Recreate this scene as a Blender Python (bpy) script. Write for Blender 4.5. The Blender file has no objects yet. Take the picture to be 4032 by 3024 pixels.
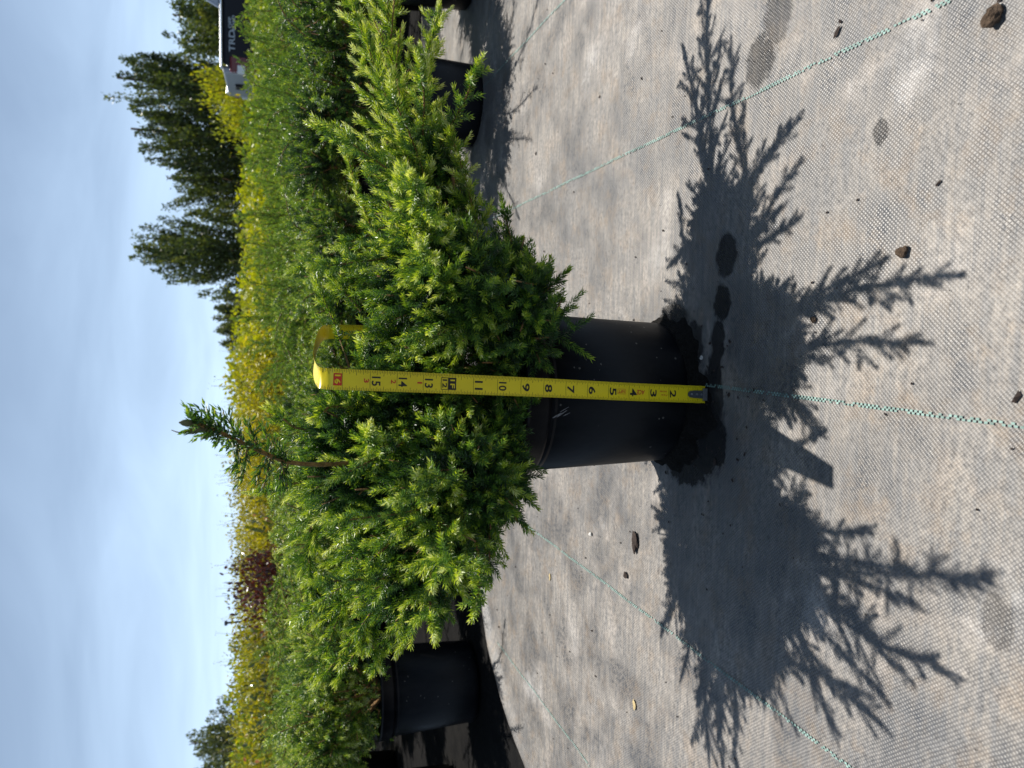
import bpy, math, random
import numpy as np
from mathutils import Matrix, Vector

scene = bpy.context.scene
C = scene.collection

# ------------------------------------------------------------------ camera
PITCH = math.radians(17.94)
CAM_H = 0.475
cam_data = bpy.data.cameras.new('camera')
cam = bpy.data.objects.new('camera', cam_data)
C.objects.link(cam)
Fw = Vector((0, math.cos(PITCH), -math.sin(PITCH)))
Up = Vector((0, math.sin(PITCH), math.cos(PITCH)))
Rt = Vector((1, 0, 0))
m = Matrix.Identity(4)                      # phone held upright, picture stored on its side: sky at the left
for i in range(3):
    m[i][0] = -Up[i]; m[i][1] = Rt[i]; m[i][2] = -Fw[i]
m[2][3] = CAM_H
cam.matrix_world = m
cam_data.sensor_fit = 'HORIZONTAL'
cam_data.sensor_width = 36.0
cam_data.lens = 36.0 * 3030 / 4032
cam_data.clip_start = 0.02
cam_data.clip_end = 3000
cam_data.dof.use_dof = True
cam_data.dof.focus_distance = 0.80
cam_data.dof.aperture_fstop = 11.0
scene.camera = cam

# ------------------------------------------------------------------ sun and sky
SUN = Vector((0.207, 0.365, 1.0)).normalized()
SUN_EL = math.asin(SUN.z)
SUN_AZ = math.atan2(SUN.x, SUN.y)
sun_data = bpy.data.lights.new('sun', 'SUN')
sun_data.energy = 5.0
sun_data.angle = math.radians(0.53)
sun_data.color = (1.0, 0.945, 0.86)
sun = bpy.data.objects.new('sun', sun_data)
C.objects.link(sun)
sun.rotation_euler = (-SUN).to_track_quat('-Z', 'Y').to_euler()

world = bpy.data.worlds.new('World')
scene.world = world
world.use_nodes = True
wn = world.node_tree.nodes; wl = world.node_tree.links
wn.clear()
out = wn.new('ShaderNodeOutputWorld')
bg = wn.new('ShaderNodeBackground'); bg.inputs['Strength'].default_value = 0.05
sky = wn.new('ShaderNodeTexSky'); sky.sky_type = 'NISHITA'; sky.sun_disc = False
sky.sun_elevation = SUN_EL; sky.sun_rotation = SUN_AZ
sky.air_density = 0.6; sky.dust_density = 0.3; sky.ozone_density = 2.0; sky.altitude = 300
tc = wn.new('ShaderNodeTexCoord')
sep = wn.new('ShaderNodeSeparateXYZ'); wl.new(tc.outputs['Generated'], sep.inputs[0])
def wmath(op, a, b=None):
    n = wn.new('ShaderNodeMath'); n.operation = op
    for i, v in enumerate((a, b)):
        if v is None: continue
        if isinstance(v, (int, float)): n.inputs[i].default_value = v
        else: wl.new(v, n.inputs[i])
    return n.outputs[0]
zz = wmath('ADD', wmath('ABSOLUTE', sep.outputs['Z']), 0.22)
comb = wn.new('ShaderNodeCombineXYZ')
wl.new(wmath('DIVIDE', sep.outputs['X'], zz), comb.inputs[0])
wl.new(wmath('DIVIDE', sep.outputs['Y'], zz), comb.inputs[1])
mp = wn.new('ShaderNodeMapping'); mp.inputs['Scale'].default_value = (0.75, 1.1, 1); mp.inputs['Rotation'].default_value = (0, 0, 0.35)
wl.new(comb.outputs[0], mp.inputs[0])
n1 = wn.new('ShaderNodeTexNoise'); n1.inputs['Scale'].default_value = 1.3; n1.inputs['Detail'].default_value = 5; n1.inputs['Roughness'].default_value = 0.52
n1.inputs['Distortion'].default_value = 0.5
wl.new(mp.outputs[0], n1.inputs['Vector'])
cr = wn.new('ShaderNodeValToRGB')
cr.color_ramp.elements[0].position = 0.34; cr.color_ramp.elements[0].color = (0.88, 0.88, 0.88, 1)
cr.color_ramp.elements[1].position = 0.72; cr.color_ramp.elements[1].color = (1.4, 1.4, 1.4, 1)
wl.new(n1.outputs['Fac'], cr.inputs[0])
mix = wn.new('ShaderNodeMixRGB'); mix.inputs['Color2'].default_value = (12.6, 16.6, 21.6, 1)
# thin high haze: its depth along the ray falls off as the view climbs from the horizon
air = wmath('POWER', wmath('DIVIDE', 0.20, wmath('ADD', wmath('ABSOLUTE', sep.outputs['Z']), 0.20)), 1.45)
fac = wn.new('ShaderNodeMath'); fac.operation = 'MULTIPLY'; fac.use_clamp = True
wl.new(cr.outputs[0], fac.inputs[0]); wl.new(air, fac.inputs[1])
wl.new(fac.outputs[0], mix.inputs['Fac']); wl.new(sky.outputs[0], mix.inputs['Color1'])
wl.new(mix.outputs[0], bg.inputs['Color']); wl.new(bg.outputs[0], out.inputs[0])

vs = scene.view_settings
vs.view_transform = 'Standard'; vs.look = 'None'; vs.exposure = 0.44; vs.gamma = 1.0
vs.use_curve_mapping = False
scene.render.engine = 'CYCLES'
scene.cycles.max_bounces = 5; scene.cycles.diffuse_bounces = 1
scene.cycles.transparent_max_bounces = 4
scene.cycles.caustics_reflective = False; scene.cycles.caustics_refractive = False

# ------------------------------------------------------------------ helpers
def lin(r, g, b):
    f = lambda c: (c / 255 / 12.92) if c / 255 <= 0.04045 else ((c / 255 + 0.055) / 1.055) ** 2.4
    return (f(r), f(g), f(b), 1)

def tag(o, label=None, cat=None, group=None, kind=None):
    if label: o['label'] = label
    if cat: o['category'] = cat
    if group: o['group'] = group
    if kind: o['kind'] = kind
    return o

def empty(name, loc=(0, 0, 0), rz=0.0, sc=1.0):
    o = bpy.data.objects.new(name, None); C.objects.link(o)
    o.empty_display_size = 0.05
    o.location = loc; o.rotation_euler = (0, 0, rz); o.scale = (sc, sc, sc)
    return o

def link(name, me, parent=None, mat=None):
    o = bpy.data.objects.new(name, me); C.objects.link(o)
    if mat is not None: me.materials.append(mat)
    if parent is not None: o.parent = parent
    return o

def np_mesh(name, V, T, tone=None, smooth=False):
    V = np.asarray(V, np.float32); T = np.asarray(T, np.int32)
    me = bpy.data.meshes.new(name)
    nv, nf, k = len(V), len(T), T.shape[1]
    me.vertices.add(nv); me.vertices.foreach_set('co', V.ravel())
    me.loops.add(nf * k); me.loops.foreach_set('vertex_index', T.ravel())
    me.polygons.add(nf)
    me.polygons.foreach_set('loop_start', np.arange(0, nf * k, k, dtype=np.int32))
    me.polygons.foreach_set('loop_total', np.full(nf, k, np.int32))
    me.polygons.foreach_set('use_smooth', np.full(nf, smooth, bool))
    if tone is not None:
        a = me.attributes.new('tone', 'FLOAT', 'POINT')
        a.data.foreach_set('value', np.asarray(tone, np.float32))
    me.update(calc_edges=True)
    return me

def py_mesh(name, V, F, smooth=False):
    me = bpy.data.meshes.new(name)
    me.from_pydata([tuple(v) for v in V], [], [tuple(f) for f in F])
    if smooth:
        me.polygons.foreach_set('use_smooth', np.ones(len(me.polygons), bool))
    me.update()
    return me

def box_vf(x0, x1, y0, y1, z0, z1):
    V = [(x0, y0, z0), (x1, y0, z0), (x1, y1, z0), (x0, y1, z0), (x0, y0, z1), (x1, y0, z1), (x1, y1, z1), (x0, y1, z1)]
    F = [(0, 3, 2, 1), (4, 5, 6, 7), (0, 1, 5, 4), (1, 2, 6, 5), (2, 3, 7, 6), (3, 0, 4, 7)]
    return V, F

def merge_vf(parts):
    V, F = [], []
    for v, f in parts:
        o = len(V); V += list(v); F += [tuple(i + o for i in q) for q in f]
    return V, F

def lathe(profile, n=64, wob=0.0, seed=0):
    rng = random.Random(seed); ph = rng.uniform(0, 6.28)
    V, F = [], []
    for r, z in profile:
        for i in range(n):
            a = 2 * math.pi * i / n
            rr = r * (1 + wob * math.cos(2 * a + ph) + wob * 0.4 * math.cos(3 * a + ph * 2))
            V.append((rr * math.cos(a), rr * math.sin(a), z))
    for j in range(len(profile) - 1):
        for i in range(n):
            a, b = j * n + i, j * n + (i + 1) % n
            F.append((a, b, b + n, a + n))
    return V, F

def catmull(pts, n):
    P = np.asarray(pts, float)
    P = np.vstack([2 * P[0] - P[1], P, 2 * P[-1] - P[-2]])
    segs = len(P) - 3
    ts = np.linspace(0, segs - 1e-6, n)
    i = ts.astype(int); t = (ts - i)[:, None]
    p0, p1, p2, p3 = P[i], P[i + 1], P[i + 2], P[i + 3]
    return 0.5 * (2 * p1 + (p2 - p0) * t + (2 * p0 - 5 * p1 + 4 * p2 - p3) * t ** 2 + (3 * p1 - p0 - 3 * p2 + p3) * t ** 3)

def unit(A):
    return A / np.maximum(np.linalg.norm(A, axis=-1, keepdims=True), 1e-9)

def tube(pts, r0, r1, sides=6, seed=0, knob=0.0):
    P = np.asarray(pts, float); n = len(P)
    rng = np.random.RandomState(seed)
    T = unit(np.gradient(P, axis=0))
    a = np.array([0.31, 0.57, 0.76]); U = unit(np.cross(T, a)); W = np.cross(T, U)
    ang = np.linspace(0, 2 * math.pi, sides, endpoint=False)
    R = np.linspace(r0, r1, n) * (1 + knob * rng.uniform(-1, 1, n))
    V = (P[:, None, :] + R[:, None, None] * (np.cos(ang)[None, :, None] * U[:, None, :] + np.sin(ang)[None, :, None] * W[:, None, :])).reshape(-1, 3)
    F = []
    for j in range(n - 1):
        for i in range(sides):
            b = (i + 1) % sides
            F.append((j * sides + i, j * sides + b, (j + 1) * sides + b, (j + 1) * sides + i))
    F.append(tuple(range((n - 1) * sides, n * sides)))
    return V.tolist(), F

# ------------------------------------------------------------------ materials
def new_mat(name):
    mt = bpy.data.materials.new(name); mt.use_nodes = True
    nt = mt.node_tree
    return mt, nt, nt.nodes, nt.links, nt.nodes['Principled BSDF']

def noise_node(N, L, vec, scale, detail=4, rough=0.55):
    n = N.new('ShaderNodeTexNoise'); n.inputs['Scale'].default_value = scale
    n.inputs['Detail'].default_value = detail; n.inputs['Roughness'].default_value = rough
    if vec is not None: L.new(vec, n.inputs['Vector'])
    return n.outputs['Fac']

def ramp_node(N, L, fac, stops):
    r = N.new('ShaderNodeValToRGB')
    e = r.color_ramp.elements
    while len(e) < len(stops): e.new(0.5)
    for el, (p, c) in zip(e, stops):
        el.position = p; el.color = c if len(c) == 4 else (*c, 1)
    L.new(fac, r.inputs[0])
    return r.outputs[0]

def math_node(N, L, op, a, b=None, clamp=False):
    n = N.new('ShaderNodeMath'); n.operation = op; n.use_clamp = clamp
    for i, v in enumerate((a, b)):
        if v is None: continue
        if isinstance(v, (int, float)): n.inputs[i].default_value = v
        else: L.new(v, n.inputs[i])
    return n.outputs[0]

def mix_node(N, L, fac, c1, c2, blend='MIX'):
    n = N.new('ShaderNodeMixRGB'); n.blend_type = blend
    for i, v in ((0, fac), (1, c1), (2, c2)):
        if isinstance(v, (int, float)): n.inputs[i].default_value = v
        elif isinstance(v, tuple): n.inputs[i].default_value = v if len(v) == 4 else (*v, 1)
        else: L.new(v, n.inputs[i])
    return n.outputs[0]

def leaf_mat(name, stops, trans=0.35, trans_col=(2.0, 1.75, 0.5), rough=0.40, spec=0.5, vary=0.12):
    mt, nt, N, L, bs = new_mat(name)
    at = N.new('ShaderNodeAttribute'); at.attribute_name = 'tone'
    oi = N.new('ShaderNodeObjectInfo')
    shift = math_node(N, L, 'MULTIPLY', math_node(N, L, 'SUBTRACT', oi.outputs['Random'], 0.5), vary)
    fac = math_node(N, L, 'ADD', at.outputs['Fac'], shift, True)
    col = ramp_node(N, L, fac, stops)
    L.new(col, bs.inputs['Base Color'])
    bs.inputs['Roughness'].default_value = rough
    bs.inputs['Specular IOR Level'].default_value = spec
    tr = N.new('ShaderNodeBsdfTranslucent')
    tcol = mix_node(N, L, 1.0, col, trans_col, 'MULTIPLY')
    L.new(tcol, tr.inputs['Color'])
    mx = N.new('ShaderNodeMixShader'); mx.inputs[0].default_value = trans
    L.new(bs.outputs[0], mx.inputs[1]); L.new(tr.outputs[0], mx.inputs[2])
    L.new(mx.outputs[0], N['Material Output'].inputs['Surface'])
    return mt

def plain_mat(name, col, rough=0.5, spec=0.5, metal=0.0, nscale=0, namp=0.0, bump=0.0, bscale=200, coat=0.0):
    mt, nt, N, L, bs = new_mat(name)
    bs.inputs['Roughness'].default_value = rough; bs.inputs['Specular IOR Level'].default_value = spec
    bs.inputs['Metallic'].default_value = metal
    bs.inputs['Coat Weight'].default_value = coat
    c = col if len(col) == 4 else (*col, 1)
    if nscale:
        tcn = N.new('ShaderNodeTexCoord')
        f = noise_node(N, L, tcn.outputs['Object'], nscale, 6, 0.6)
        lo = tuple(v * (1 - namp) for v in c[:3]); hi = tuple(v * (1 + namp) for v in c[:3])
        L.new(ramp_node(N, L, f, [(0.3, lo), (0.7, hi)]), bs.inputs['Base Color'])
    else:
        bs.inputs['Base Color'].default_value = c
    if bump:
        tcn = N.new('ShaderNodeTexCoord')
        f = noise_node(N, L, tcn.outputs['Object'], bscale, 5, 0.6)
        b = N.new('ShaderNodeBump'); b.inputs['Strength'].default_value = bump; b.inputs['Distance'].default_value = 0.004
        L.new(f, b.inputs['Height']); L.new(b.outputs[0], bs.inputs['Normal'])
    return mt

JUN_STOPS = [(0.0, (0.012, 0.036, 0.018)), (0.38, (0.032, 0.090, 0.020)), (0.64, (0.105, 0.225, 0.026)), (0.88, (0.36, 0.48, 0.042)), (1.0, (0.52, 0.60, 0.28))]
JUN_BG = [(0.0, (0.012, 0.034, 0.016)), (0.38, (0.034, 0.090, 0.020)), (0.62, (0.115, 0.230, 0.024)), (0.86, (0.32, 0.44, 0.042)), (1.0, (0.48, 0.54, 0.26))]
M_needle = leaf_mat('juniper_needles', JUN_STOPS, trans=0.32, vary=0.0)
M_needle_bg = leaf_mat('juniper_needles_green', JUN_BG, trans=0.28, vary=0.22)
M_feather = leaf_mat('juniper_feathery', [(0.0, (0.03, 0.065, 0.03)), (0.4, (0.085, 0.18, 0.035)), (0.8, (0.18, 0.30, 0.05)), (1.0, (0.28, 0.36, 0.10))], trans=0.28, vary=0.2, rough=0.55, spec=0.22)
M_yellow = leaf_mat('yellow_leaves', [(0.0, (0.13, 0.18, 0.012)), (0.4, (0.32, 0.36, 0.015)), (0.8, (0.48, 0.49, 0.02)), (1.0, (0.56, 0.46, 0.03))], trans=0.45, trans_col=(1.15, 1.1, 0.5), vary=0.2)
M_olive = leaf_mat('olive_leaves', [(0.0, (0.15, 0.14, 0.012)), (0.4, (0.32, 0.30, 0.014)), (0.8, (0.50, 0.45, 0.02)), (1.0, (0.5, 0.42, 0.04))], trans=0.42, trans_col=(1.2, 1.15, 0.5), vary=0.25)
M_lime = leaf_mat('lime_leaves', [(0.0, (0.09, 0.14, 0.014)), (0.4, (0.20, 0.27, 0.018)), (0.8, (0.36, 0.42, 0.025)), (1.0, (0.46, 0.42, 0.03))], trans=0.4, trans_col=(1.2, 1.2, 0.5), vary=0.2)
M_red = leaf_mat('purple_red_leaves', [(0.0, (0.035, 0.016, 0.012)), (0.5, (0.085, 0.030, 0.022)), (1.0, (0.17, 0.06, 0.045))], trans=0.25, trans_col=(1.4, 0.7, 0.6), rough=0.28, spec=0.6)
M_gloss = leaf_mat('glossy_leaves', [(0.0, (0.03, 0.045, 0.018)), (0.5, (0.085, 0.12, 0.03)), (0.85, (0.24, 0.24, 0.02)), (1.0, (0.32, 0.12, 0.03))], trans=0.25, rough=0.22, spec=0.7, vary=0.2)
M_tree = leaf_mat('tree_leaves', [(0.0, (0.024, 0.042, 0.018)), (0.5, (0.070, 0.110, 0.036)), (1.0, (0.19, 0.22, 0.07))], trans=0.30, rough=0.35, spec=0.5, vary=0.25)
M_tree_far = leaf_mat('far_tree_leaves', [(0.0, (0.05, 0.075, 0.045)), (0.5, (0.09, 0.12, 0.06)), (1.0, (0.16, 0.19, 0.09))], trans=0.28, vary=0.2)
M_wood = plain_mat('juniper_bark', (0.21, 0.12, 0.045), 0.7, 0.3, nscale=160, namp=0.5, bump=0.4, bscale=300)
M_stem = plain_mat('brown_stem', (0.10, 0.055, 0.025), 0.7, 0.3, nscale=40, namp=0.4)
M_trunk = plain_mat('grey_bark', (0.07, 0.055, 0.045), 0.85, 0.2, nscale=12, namp=0.4)
M_soil = plain_mat('potting_soil', (0.022, 0.016, 0.012), 0.95, 0.2, nscale=150, namp=0.6, bump=0.8, bscale=250)
M_clod = plain_mat('dry_soil', (0.085, 0.06, 0.042), 0.95, 0.15, nscale=220, namp=0.5, bump=0.8, bscale=400)
M_bark = plain_mat('dark_bark_chip', (0.03, 0.02, 0.016), 0.8, 0.3, nscale=300, namp=0.5)
M_straw = plain_mat('dry_leaf', (0.42, 0.33, 0.17), 0.7, 0.3, nscale=300, namp=0.3)

def pot_material():
    mt, nt, N, L, bs = new_mat('black_pot_plastic')
    tcn = N.new('ShaderNodeTexCoord'); V = tcn.outputs['Object']
    mp = N.new('ShaderNodeMapping'); mp.inputs['Scale'].default_value = (1, 1, 0.35); L.new(V, mp.inputs[0])
    dust = noise_node(N, L, mp.outputs[0], 22, 7, 0.62)
    base = ramp_node(N, L, dust, [(0.42, (0.0032, 0.0036, 0.005)), (0.8, (0.014, 0.0135, 0.014))])
    sp = N.new('ShaderNodeTexVoronoi'); sp.inputs['Scale'].default_value = 95; L.new(V, sp.inputs['Vector'])
    dot = math_node(N, L, 'LESS_THAN', sp.outputs['Distance'], 0.13)
    gate = math_node(N, L, 'GREATER_THAN', noise_node(N, L, V, 30, 2), 0.57)
    fl = math_node(N, L, 'MULTIPLY', dot, gate)
    L.new(mix_node(N, L, fl, base, (0.10, 0.09, 0.08)), bs.inputs['Base Color'])
    L.new(ramp_node(N, L, dust, [(0.3, (0.30, 0.30, 0.30)), (0.8, (0.6, 0.6, 0.6))]), bs.inputs['Roughness'])
    bs.inputs['Specular IOR Level'].default_value = 0.16
    b = N.new('ShaderNodeBump'); b.inputs['Strength'].default_value = 0.12; b.inputs['Distance'].default_value = 0.003
    L.new(noise_node(N, L, V, 60, 4), b.inputs['Height']); L.new(b.outputs[0], bs.inputs['Normal'])
    return mt
M_pot = pot_material()

STRIPE = math.radians(4.0)          # the fabric's marker threads run four degrees off the view direction
# wet spots and footprints on the fabric: x, y, rx, ry, strength
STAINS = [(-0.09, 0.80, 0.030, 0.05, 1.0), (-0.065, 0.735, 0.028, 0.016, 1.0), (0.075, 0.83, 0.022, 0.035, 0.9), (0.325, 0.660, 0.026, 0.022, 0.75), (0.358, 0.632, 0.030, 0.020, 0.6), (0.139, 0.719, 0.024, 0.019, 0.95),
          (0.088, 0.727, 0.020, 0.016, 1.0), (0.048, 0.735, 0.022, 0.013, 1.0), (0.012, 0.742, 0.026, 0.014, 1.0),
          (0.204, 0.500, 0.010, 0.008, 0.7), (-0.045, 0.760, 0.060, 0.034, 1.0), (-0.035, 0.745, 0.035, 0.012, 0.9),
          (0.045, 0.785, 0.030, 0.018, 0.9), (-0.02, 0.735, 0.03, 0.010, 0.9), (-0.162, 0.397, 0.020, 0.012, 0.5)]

def fabric_material():
    mt, nt, N, L, bs = new_mat('woven_ground_cloth')
    tcn = N.new('ShaderNodeTexCoord')
    rot = N.new('ShaderNodeMapping'); rot.inputs['Rotation'].default_value = (0, 0, STRIPE); L.new(tcn.outputs['Object'], rot.inputs[0])
    V = rot.outputs[0]
    sp = N.new('ShaderNodeSeparateXYZ'); L.new(V, sp.inputs[0])
    wob = noise_node(N, L, V, 60, 2)
    wob = math_node(N, L, 'MULTIPLY', math_node(N, L, 'SUBTRACT', wob, 0.5), 0.0016)
    u = math_node(N, L, 'ADD', sp.outputs['X'], wob); v = math_node(N, L, 'ADD', sp.outputs['Y'], wob)
    KU, KV = math.pi / 0.0018, math.pi / 0.0021
    su = math_node(N, L, 'SINE', math_node(N, L, 'MULTIPLY', u, KU))
    sv = math_node(N, L, 'SINE', math_node(N, L, 'MULTIPLY', v, KV))
    weave = math_node(N, L, 'MULTIPLY', su, sv)                       # -1..1, over-under checker
    w01 = math_node(N, L, 'ADD', math_node(N, L, 'MULTIPLY', weave, 0.5), 0.5)
    # dust: big patches, streaks across the threads, fine speckle
    big = noise_node(N, L, V, 3.2, 6, 0.62)
    ms = N.new('ShaderNodeMapping'); ms.inputs['Scale'].default_value = (3.0, 26.0, 1); L.new(V, ms.inputs[0])
    streak = noise_node(N, L, ms.outputs[0], 5.0, 6, 0.65)
    fine = noise_node(N, L, V, 170, 5, 0.7)
    mid = noise_node(N, L, V, 26, 6, 0.66)
    base = ramp_node(N, L, big, [(0.30, (0.105, 0.105, 0.107)), (0.5, (0.215, 0.197, 0.177)), (0.70, (0.325, 0.297, 0.266))])
    base = mix_node(N, L, math_node(N, L, 'MULTIPLY', ramp_node(N, L, streak, [(0.42, (0, 0, 0)), (0.60, (1, 1, 1))]), 0.58), base, (0.105, 0.11, 0.118))
    tan = ramp_node(N, L, mid, [(0.50, (0, 0, 0)), (0.68, (1, 1, 1))])
    base = mix_node(N, L, math_node(N, L, 'MULTIPLY', tan, 0.65), base, (0.19, 0.143, 0.10))
    bare = ramp_node(N, L, noise_node(N, L, V, 11, 7, 0.68), [(0.46, (0, 0, 0)), (0.60, (1, 1, 1))])
    bare2 = math_node(N, L, 'MULTIPLY', bare, ramp_node(N, L, fine, [(0.44, (0, 0, 0)), (0.56, (1, 1, 1))]))
    base = mix_node(N, L, math_node(N, L, 'MULTIPLY', bare2, 0.85), base, (0.045, 0.049, 0.057))
    lime = ramp_node(N, L, noise_node(N, L, V, 6.5, 8, 0.7), [(0.56, (0, 0, 0)), (0.72, (1, 1, 1))])
    base = mix_node(N, L, math_node(N, L, 'MULTIPLY', lime, 0.7), base, (0.46, 0.455, 0.45))
    spk = ramp_node(N, L, fine, [(0.30, (0.38, 0.39, 0.42)), (0.48, (1, 1, 1)), (0.70, (1.55, 1.52, 1.48))])
    base = mix_node(N, L, 0.85, base, spk, 'MULTIPLY')
    wc = ramp_node(N, L, w01, [(0.0, (0.62, 0.62, 0.63)), (0.55, (1.0, 1.0, 1.0)), (1.0, (1.35, 1.35, 1.35))])
    wk = ramp_node(N, L, noise_node(N, L, V, 14, 5, 0.65), [(0.38, (0.05, 0.05, 0.05)), (0.62, (0.78, 0.78, 0.78))])
    base = mix_node(N, L, wk, base, wc, 'MULTIPLY')
    wet = None
    edge = math_node(N, L, 'MULTIPLY', math_node(N, L, 'SUBTRACT', noise_node(N, L, V, 75, 5, 0.65), 0.5), 1.1)
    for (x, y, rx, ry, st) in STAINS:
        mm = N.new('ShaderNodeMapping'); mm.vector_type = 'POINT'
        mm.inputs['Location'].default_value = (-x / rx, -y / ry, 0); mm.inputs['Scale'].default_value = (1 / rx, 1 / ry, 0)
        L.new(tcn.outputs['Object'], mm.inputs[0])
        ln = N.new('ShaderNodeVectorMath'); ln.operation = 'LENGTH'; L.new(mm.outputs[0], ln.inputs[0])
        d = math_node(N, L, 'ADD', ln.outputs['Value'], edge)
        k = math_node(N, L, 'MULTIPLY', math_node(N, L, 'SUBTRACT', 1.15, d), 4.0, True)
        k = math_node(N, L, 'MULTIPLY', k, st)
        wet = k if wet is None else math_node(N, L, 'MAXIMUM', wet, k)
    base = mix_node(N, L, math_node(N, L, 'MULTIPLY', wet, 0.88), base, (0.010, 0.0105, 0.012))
    L.new(base, bs.inputs['Base Color'])
    rg = math_node(N, L, 'SUBTRACT', 0.50, math_node(N, L, 'MULTIPLY', wet, 0.2))
    rg = math_node(N, L, 'SUBTRACT', rg, math_node(N, L, 'MULTIPLY', bare, 0.12))
    L.new(rg, bs.inputs['Roughness'])
    L.new(math_node(N, L, 'MULTIPLY', math_node(N, L, 'SUBTRACT', 1.0, math_node(N, L, 'MULTIPLY', wet, 0.85)), 0.62), bs.inputs['Specular IOR Level'])
    h = math_node(N, L, 'ADD', math_node(N, L, 'MULTIPLY', w01, 0.0006), math_node(N, L, 'MULTIPLY', fine, 0.0007))
    b = N.new('ShaderNodeBump'); b.inputs['Strength'].default_value = 0.75; b.inputs['Distance'].default_value = 1.0
    L.new(h, b.inputs['Height']); L.new(b.outputs[0], bs.inputs['Normal'])
    return mt
M_fabric = fabric_material()

def ground_material():
    mt, nt, N, L, bs = new_mat('dark_ground')
    tcn = N.new('ShaderNodeTexCoord'); V = tcn.outputs['Object']
    sp = N.new('ShaderNodeSeparateXYZ'); L.new(V, sp.inputs[0])
    near = ramp_node(N, L, noise_node(N, L, V, 18, 7, 0.7), [(0.35, (0.005, 0.005, 0.0055)), (0.66, (0.011, 0.0105, 0.010)), (0.8, (0.024, 0.020, 0.017))])
    far = ramp_node(N, L, noise_node(N, L, V, 0.7, 8, 0.7), [(0.35, (0.10, 0.085, 0.055)), (0.65, (0.09, 0.11, 0.035))])
    f = math_node(N, L, 'MULTIPLY', math_node(N, L, 'SUBTRACT', sp.outputs['Y'], 6.0), 0.5, True)
    L.new(mix_node(N, L, f, near, far), bs.inputs['Base Color'])
    bs.inputs['Roughness'].default_value = 0.9; bs.inputs['Specular IOR Level'].default_value = 0.08
    b = N.new('ShaderNodeBump'); b.inputs['Strength'].default_value = 0.5; b.inputs['Distance'].default_value = 0.006
    L.new(noise_node(N, L, V, 90, 6, 0.65), b.inputs['Height']); L.new(b.outputs[0], bs.inputs['Normal'])
    return mt
M_ground = ground_material()
M_thread = plain_mat('teal_thread', (0.20, 0.31, 0.28), 0.6, 0.4, nscale=120, namp=0.5)

# ------------------------------------------------------------------ the setting: ground and fabric
def ground_z(y):
    t = min(1, max(0, (y - 6.4) / 1.4)); t = t * t * (3 - 2 * t)
    return -0.006 - 0.32 * t

ys = [-3, -1, 0, 1, 2, 3, 4, 5, 6, 6.4, 6.6, 6.8, 7, 7.2, 7.4, 7.6, 7.8, 9, 12, 18, 30, 60, 120, 300, 900]
xs = [-900, -300, -100, -40, -20, -10, -5, -3, -1.5, 0, 1.5, 3, 5, 10, 20, 40, 100, 300, 900]
GV = [(x, y, ground_z(y)) for y in ys for x in xs]
nx = len(xs)
GF = [(j * nx + i, j * nx + i + 1, (j + 1) * nx + i + 1, (j + 1) * nx + i) for j in range(len(ys) - 1) for i in range(nx - 1)]
tag(link('ground', py_mesh('ground', GV, GF, True), None, M_ground), kind='structure')

EDGE = [(-2.0, -1.55), (-0.5, -1.25), (0.5, -1.02), (0.9, -0.91), (1.2, -0.80), (1.371, -0.724), (1.426, -0.697), (1.517, -0.641), (1.60, -0.573),
        (1.655, -0.50), (1.69, -0.40), (1.72, -0.25), (1.76, -0.08), (1.84, 0.10), (1.96, 0.26), (2.15, 0.42), (2.6, 0.62)]
def edge_x(y):
    return float(np.interp(y, [e[0] for e in EDGE], [e[1] for e in EDGE]))
def fabric_wave(x, y):
    return 0.0012 * math.sin(7.1 * x + 2.3 * y) * math.sin(5.3 * y - 1.7 * x) + 0.0006 * math.sin(31 * y + 9 * x)
FV, FF = [], []
rows = np.concatenate([np.linspace(-1.5, 0.2, 12)[:-1], np.linspace(0.2, 2.4, 150)])
NC = 110
for y in rows:
    xl = edge_x(y)
    for j in range(NC):
        t = j / (NC - 1); x = xl + (3.2 - xl) * t ** 1.7
        d = x - xl
        z = fabric_wave(x, y) + 0.012 * math.exp(-(d / 0.03) ** 2) * (0.6 + 0.4 * math.sin(9 * y))      # curled edge
        FV.append((x, y, z))
for i in range(len(rows) - 1):
    for j in range(NC - 1):
        FF.append((i * NC + j, i * NC + j + 1, (i + 1) * NC + j + 1, (i + 1) * NC + j))
fabric = tag(link('fabric_ground', py_mesh('fabric_ground', FV, FF, True), None, M_fabric), kind='structure')

rng0 = random.Random(4)
dx, dy = math.sin(STRIPE), math.cos(STRIPE)
for x0 in (-0.610, -0.313, -0.005, 0.297, 0.602, 0.905):
    V, F = [], []
    y0 = -0.2
    s = -0.4
    while s < 1.65:
        for c in (0, 1):
            if rng0.random() < 0.16: continue
            L0 = s + c * 0.0022; w0 = (-0.0018 if c == 0 else 0.0001)
            pts = []
            for a, b in ((0, 0), (0.0017, 0), (0.0017, 1), (0, 1)):
                w = w0 + a; t = L0 + b * 0.0026
                cx = x0 - 0.7 * dx / dy
                px = cx + (0.7 + 0) * dx / dy + (t - 0.0) * dx + w * dy
                py = 0.7 + t * dy - w * dx
                pts.append((px, py))
            if pts[0][0] < edge_x(pts[0][1]) + 0.05: continue
            o = len(V)
            for px, py in pts: V.append((px, py, fabric_wave(px, py) + 0.0012))
            F.append((o, o + 1, o + 2, o + 3))
        s += 0.0044
    tag(link('marker_thread', py_mesh('marker_thread', V, F), fabric, M_thread), kind='stuff')

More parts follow.
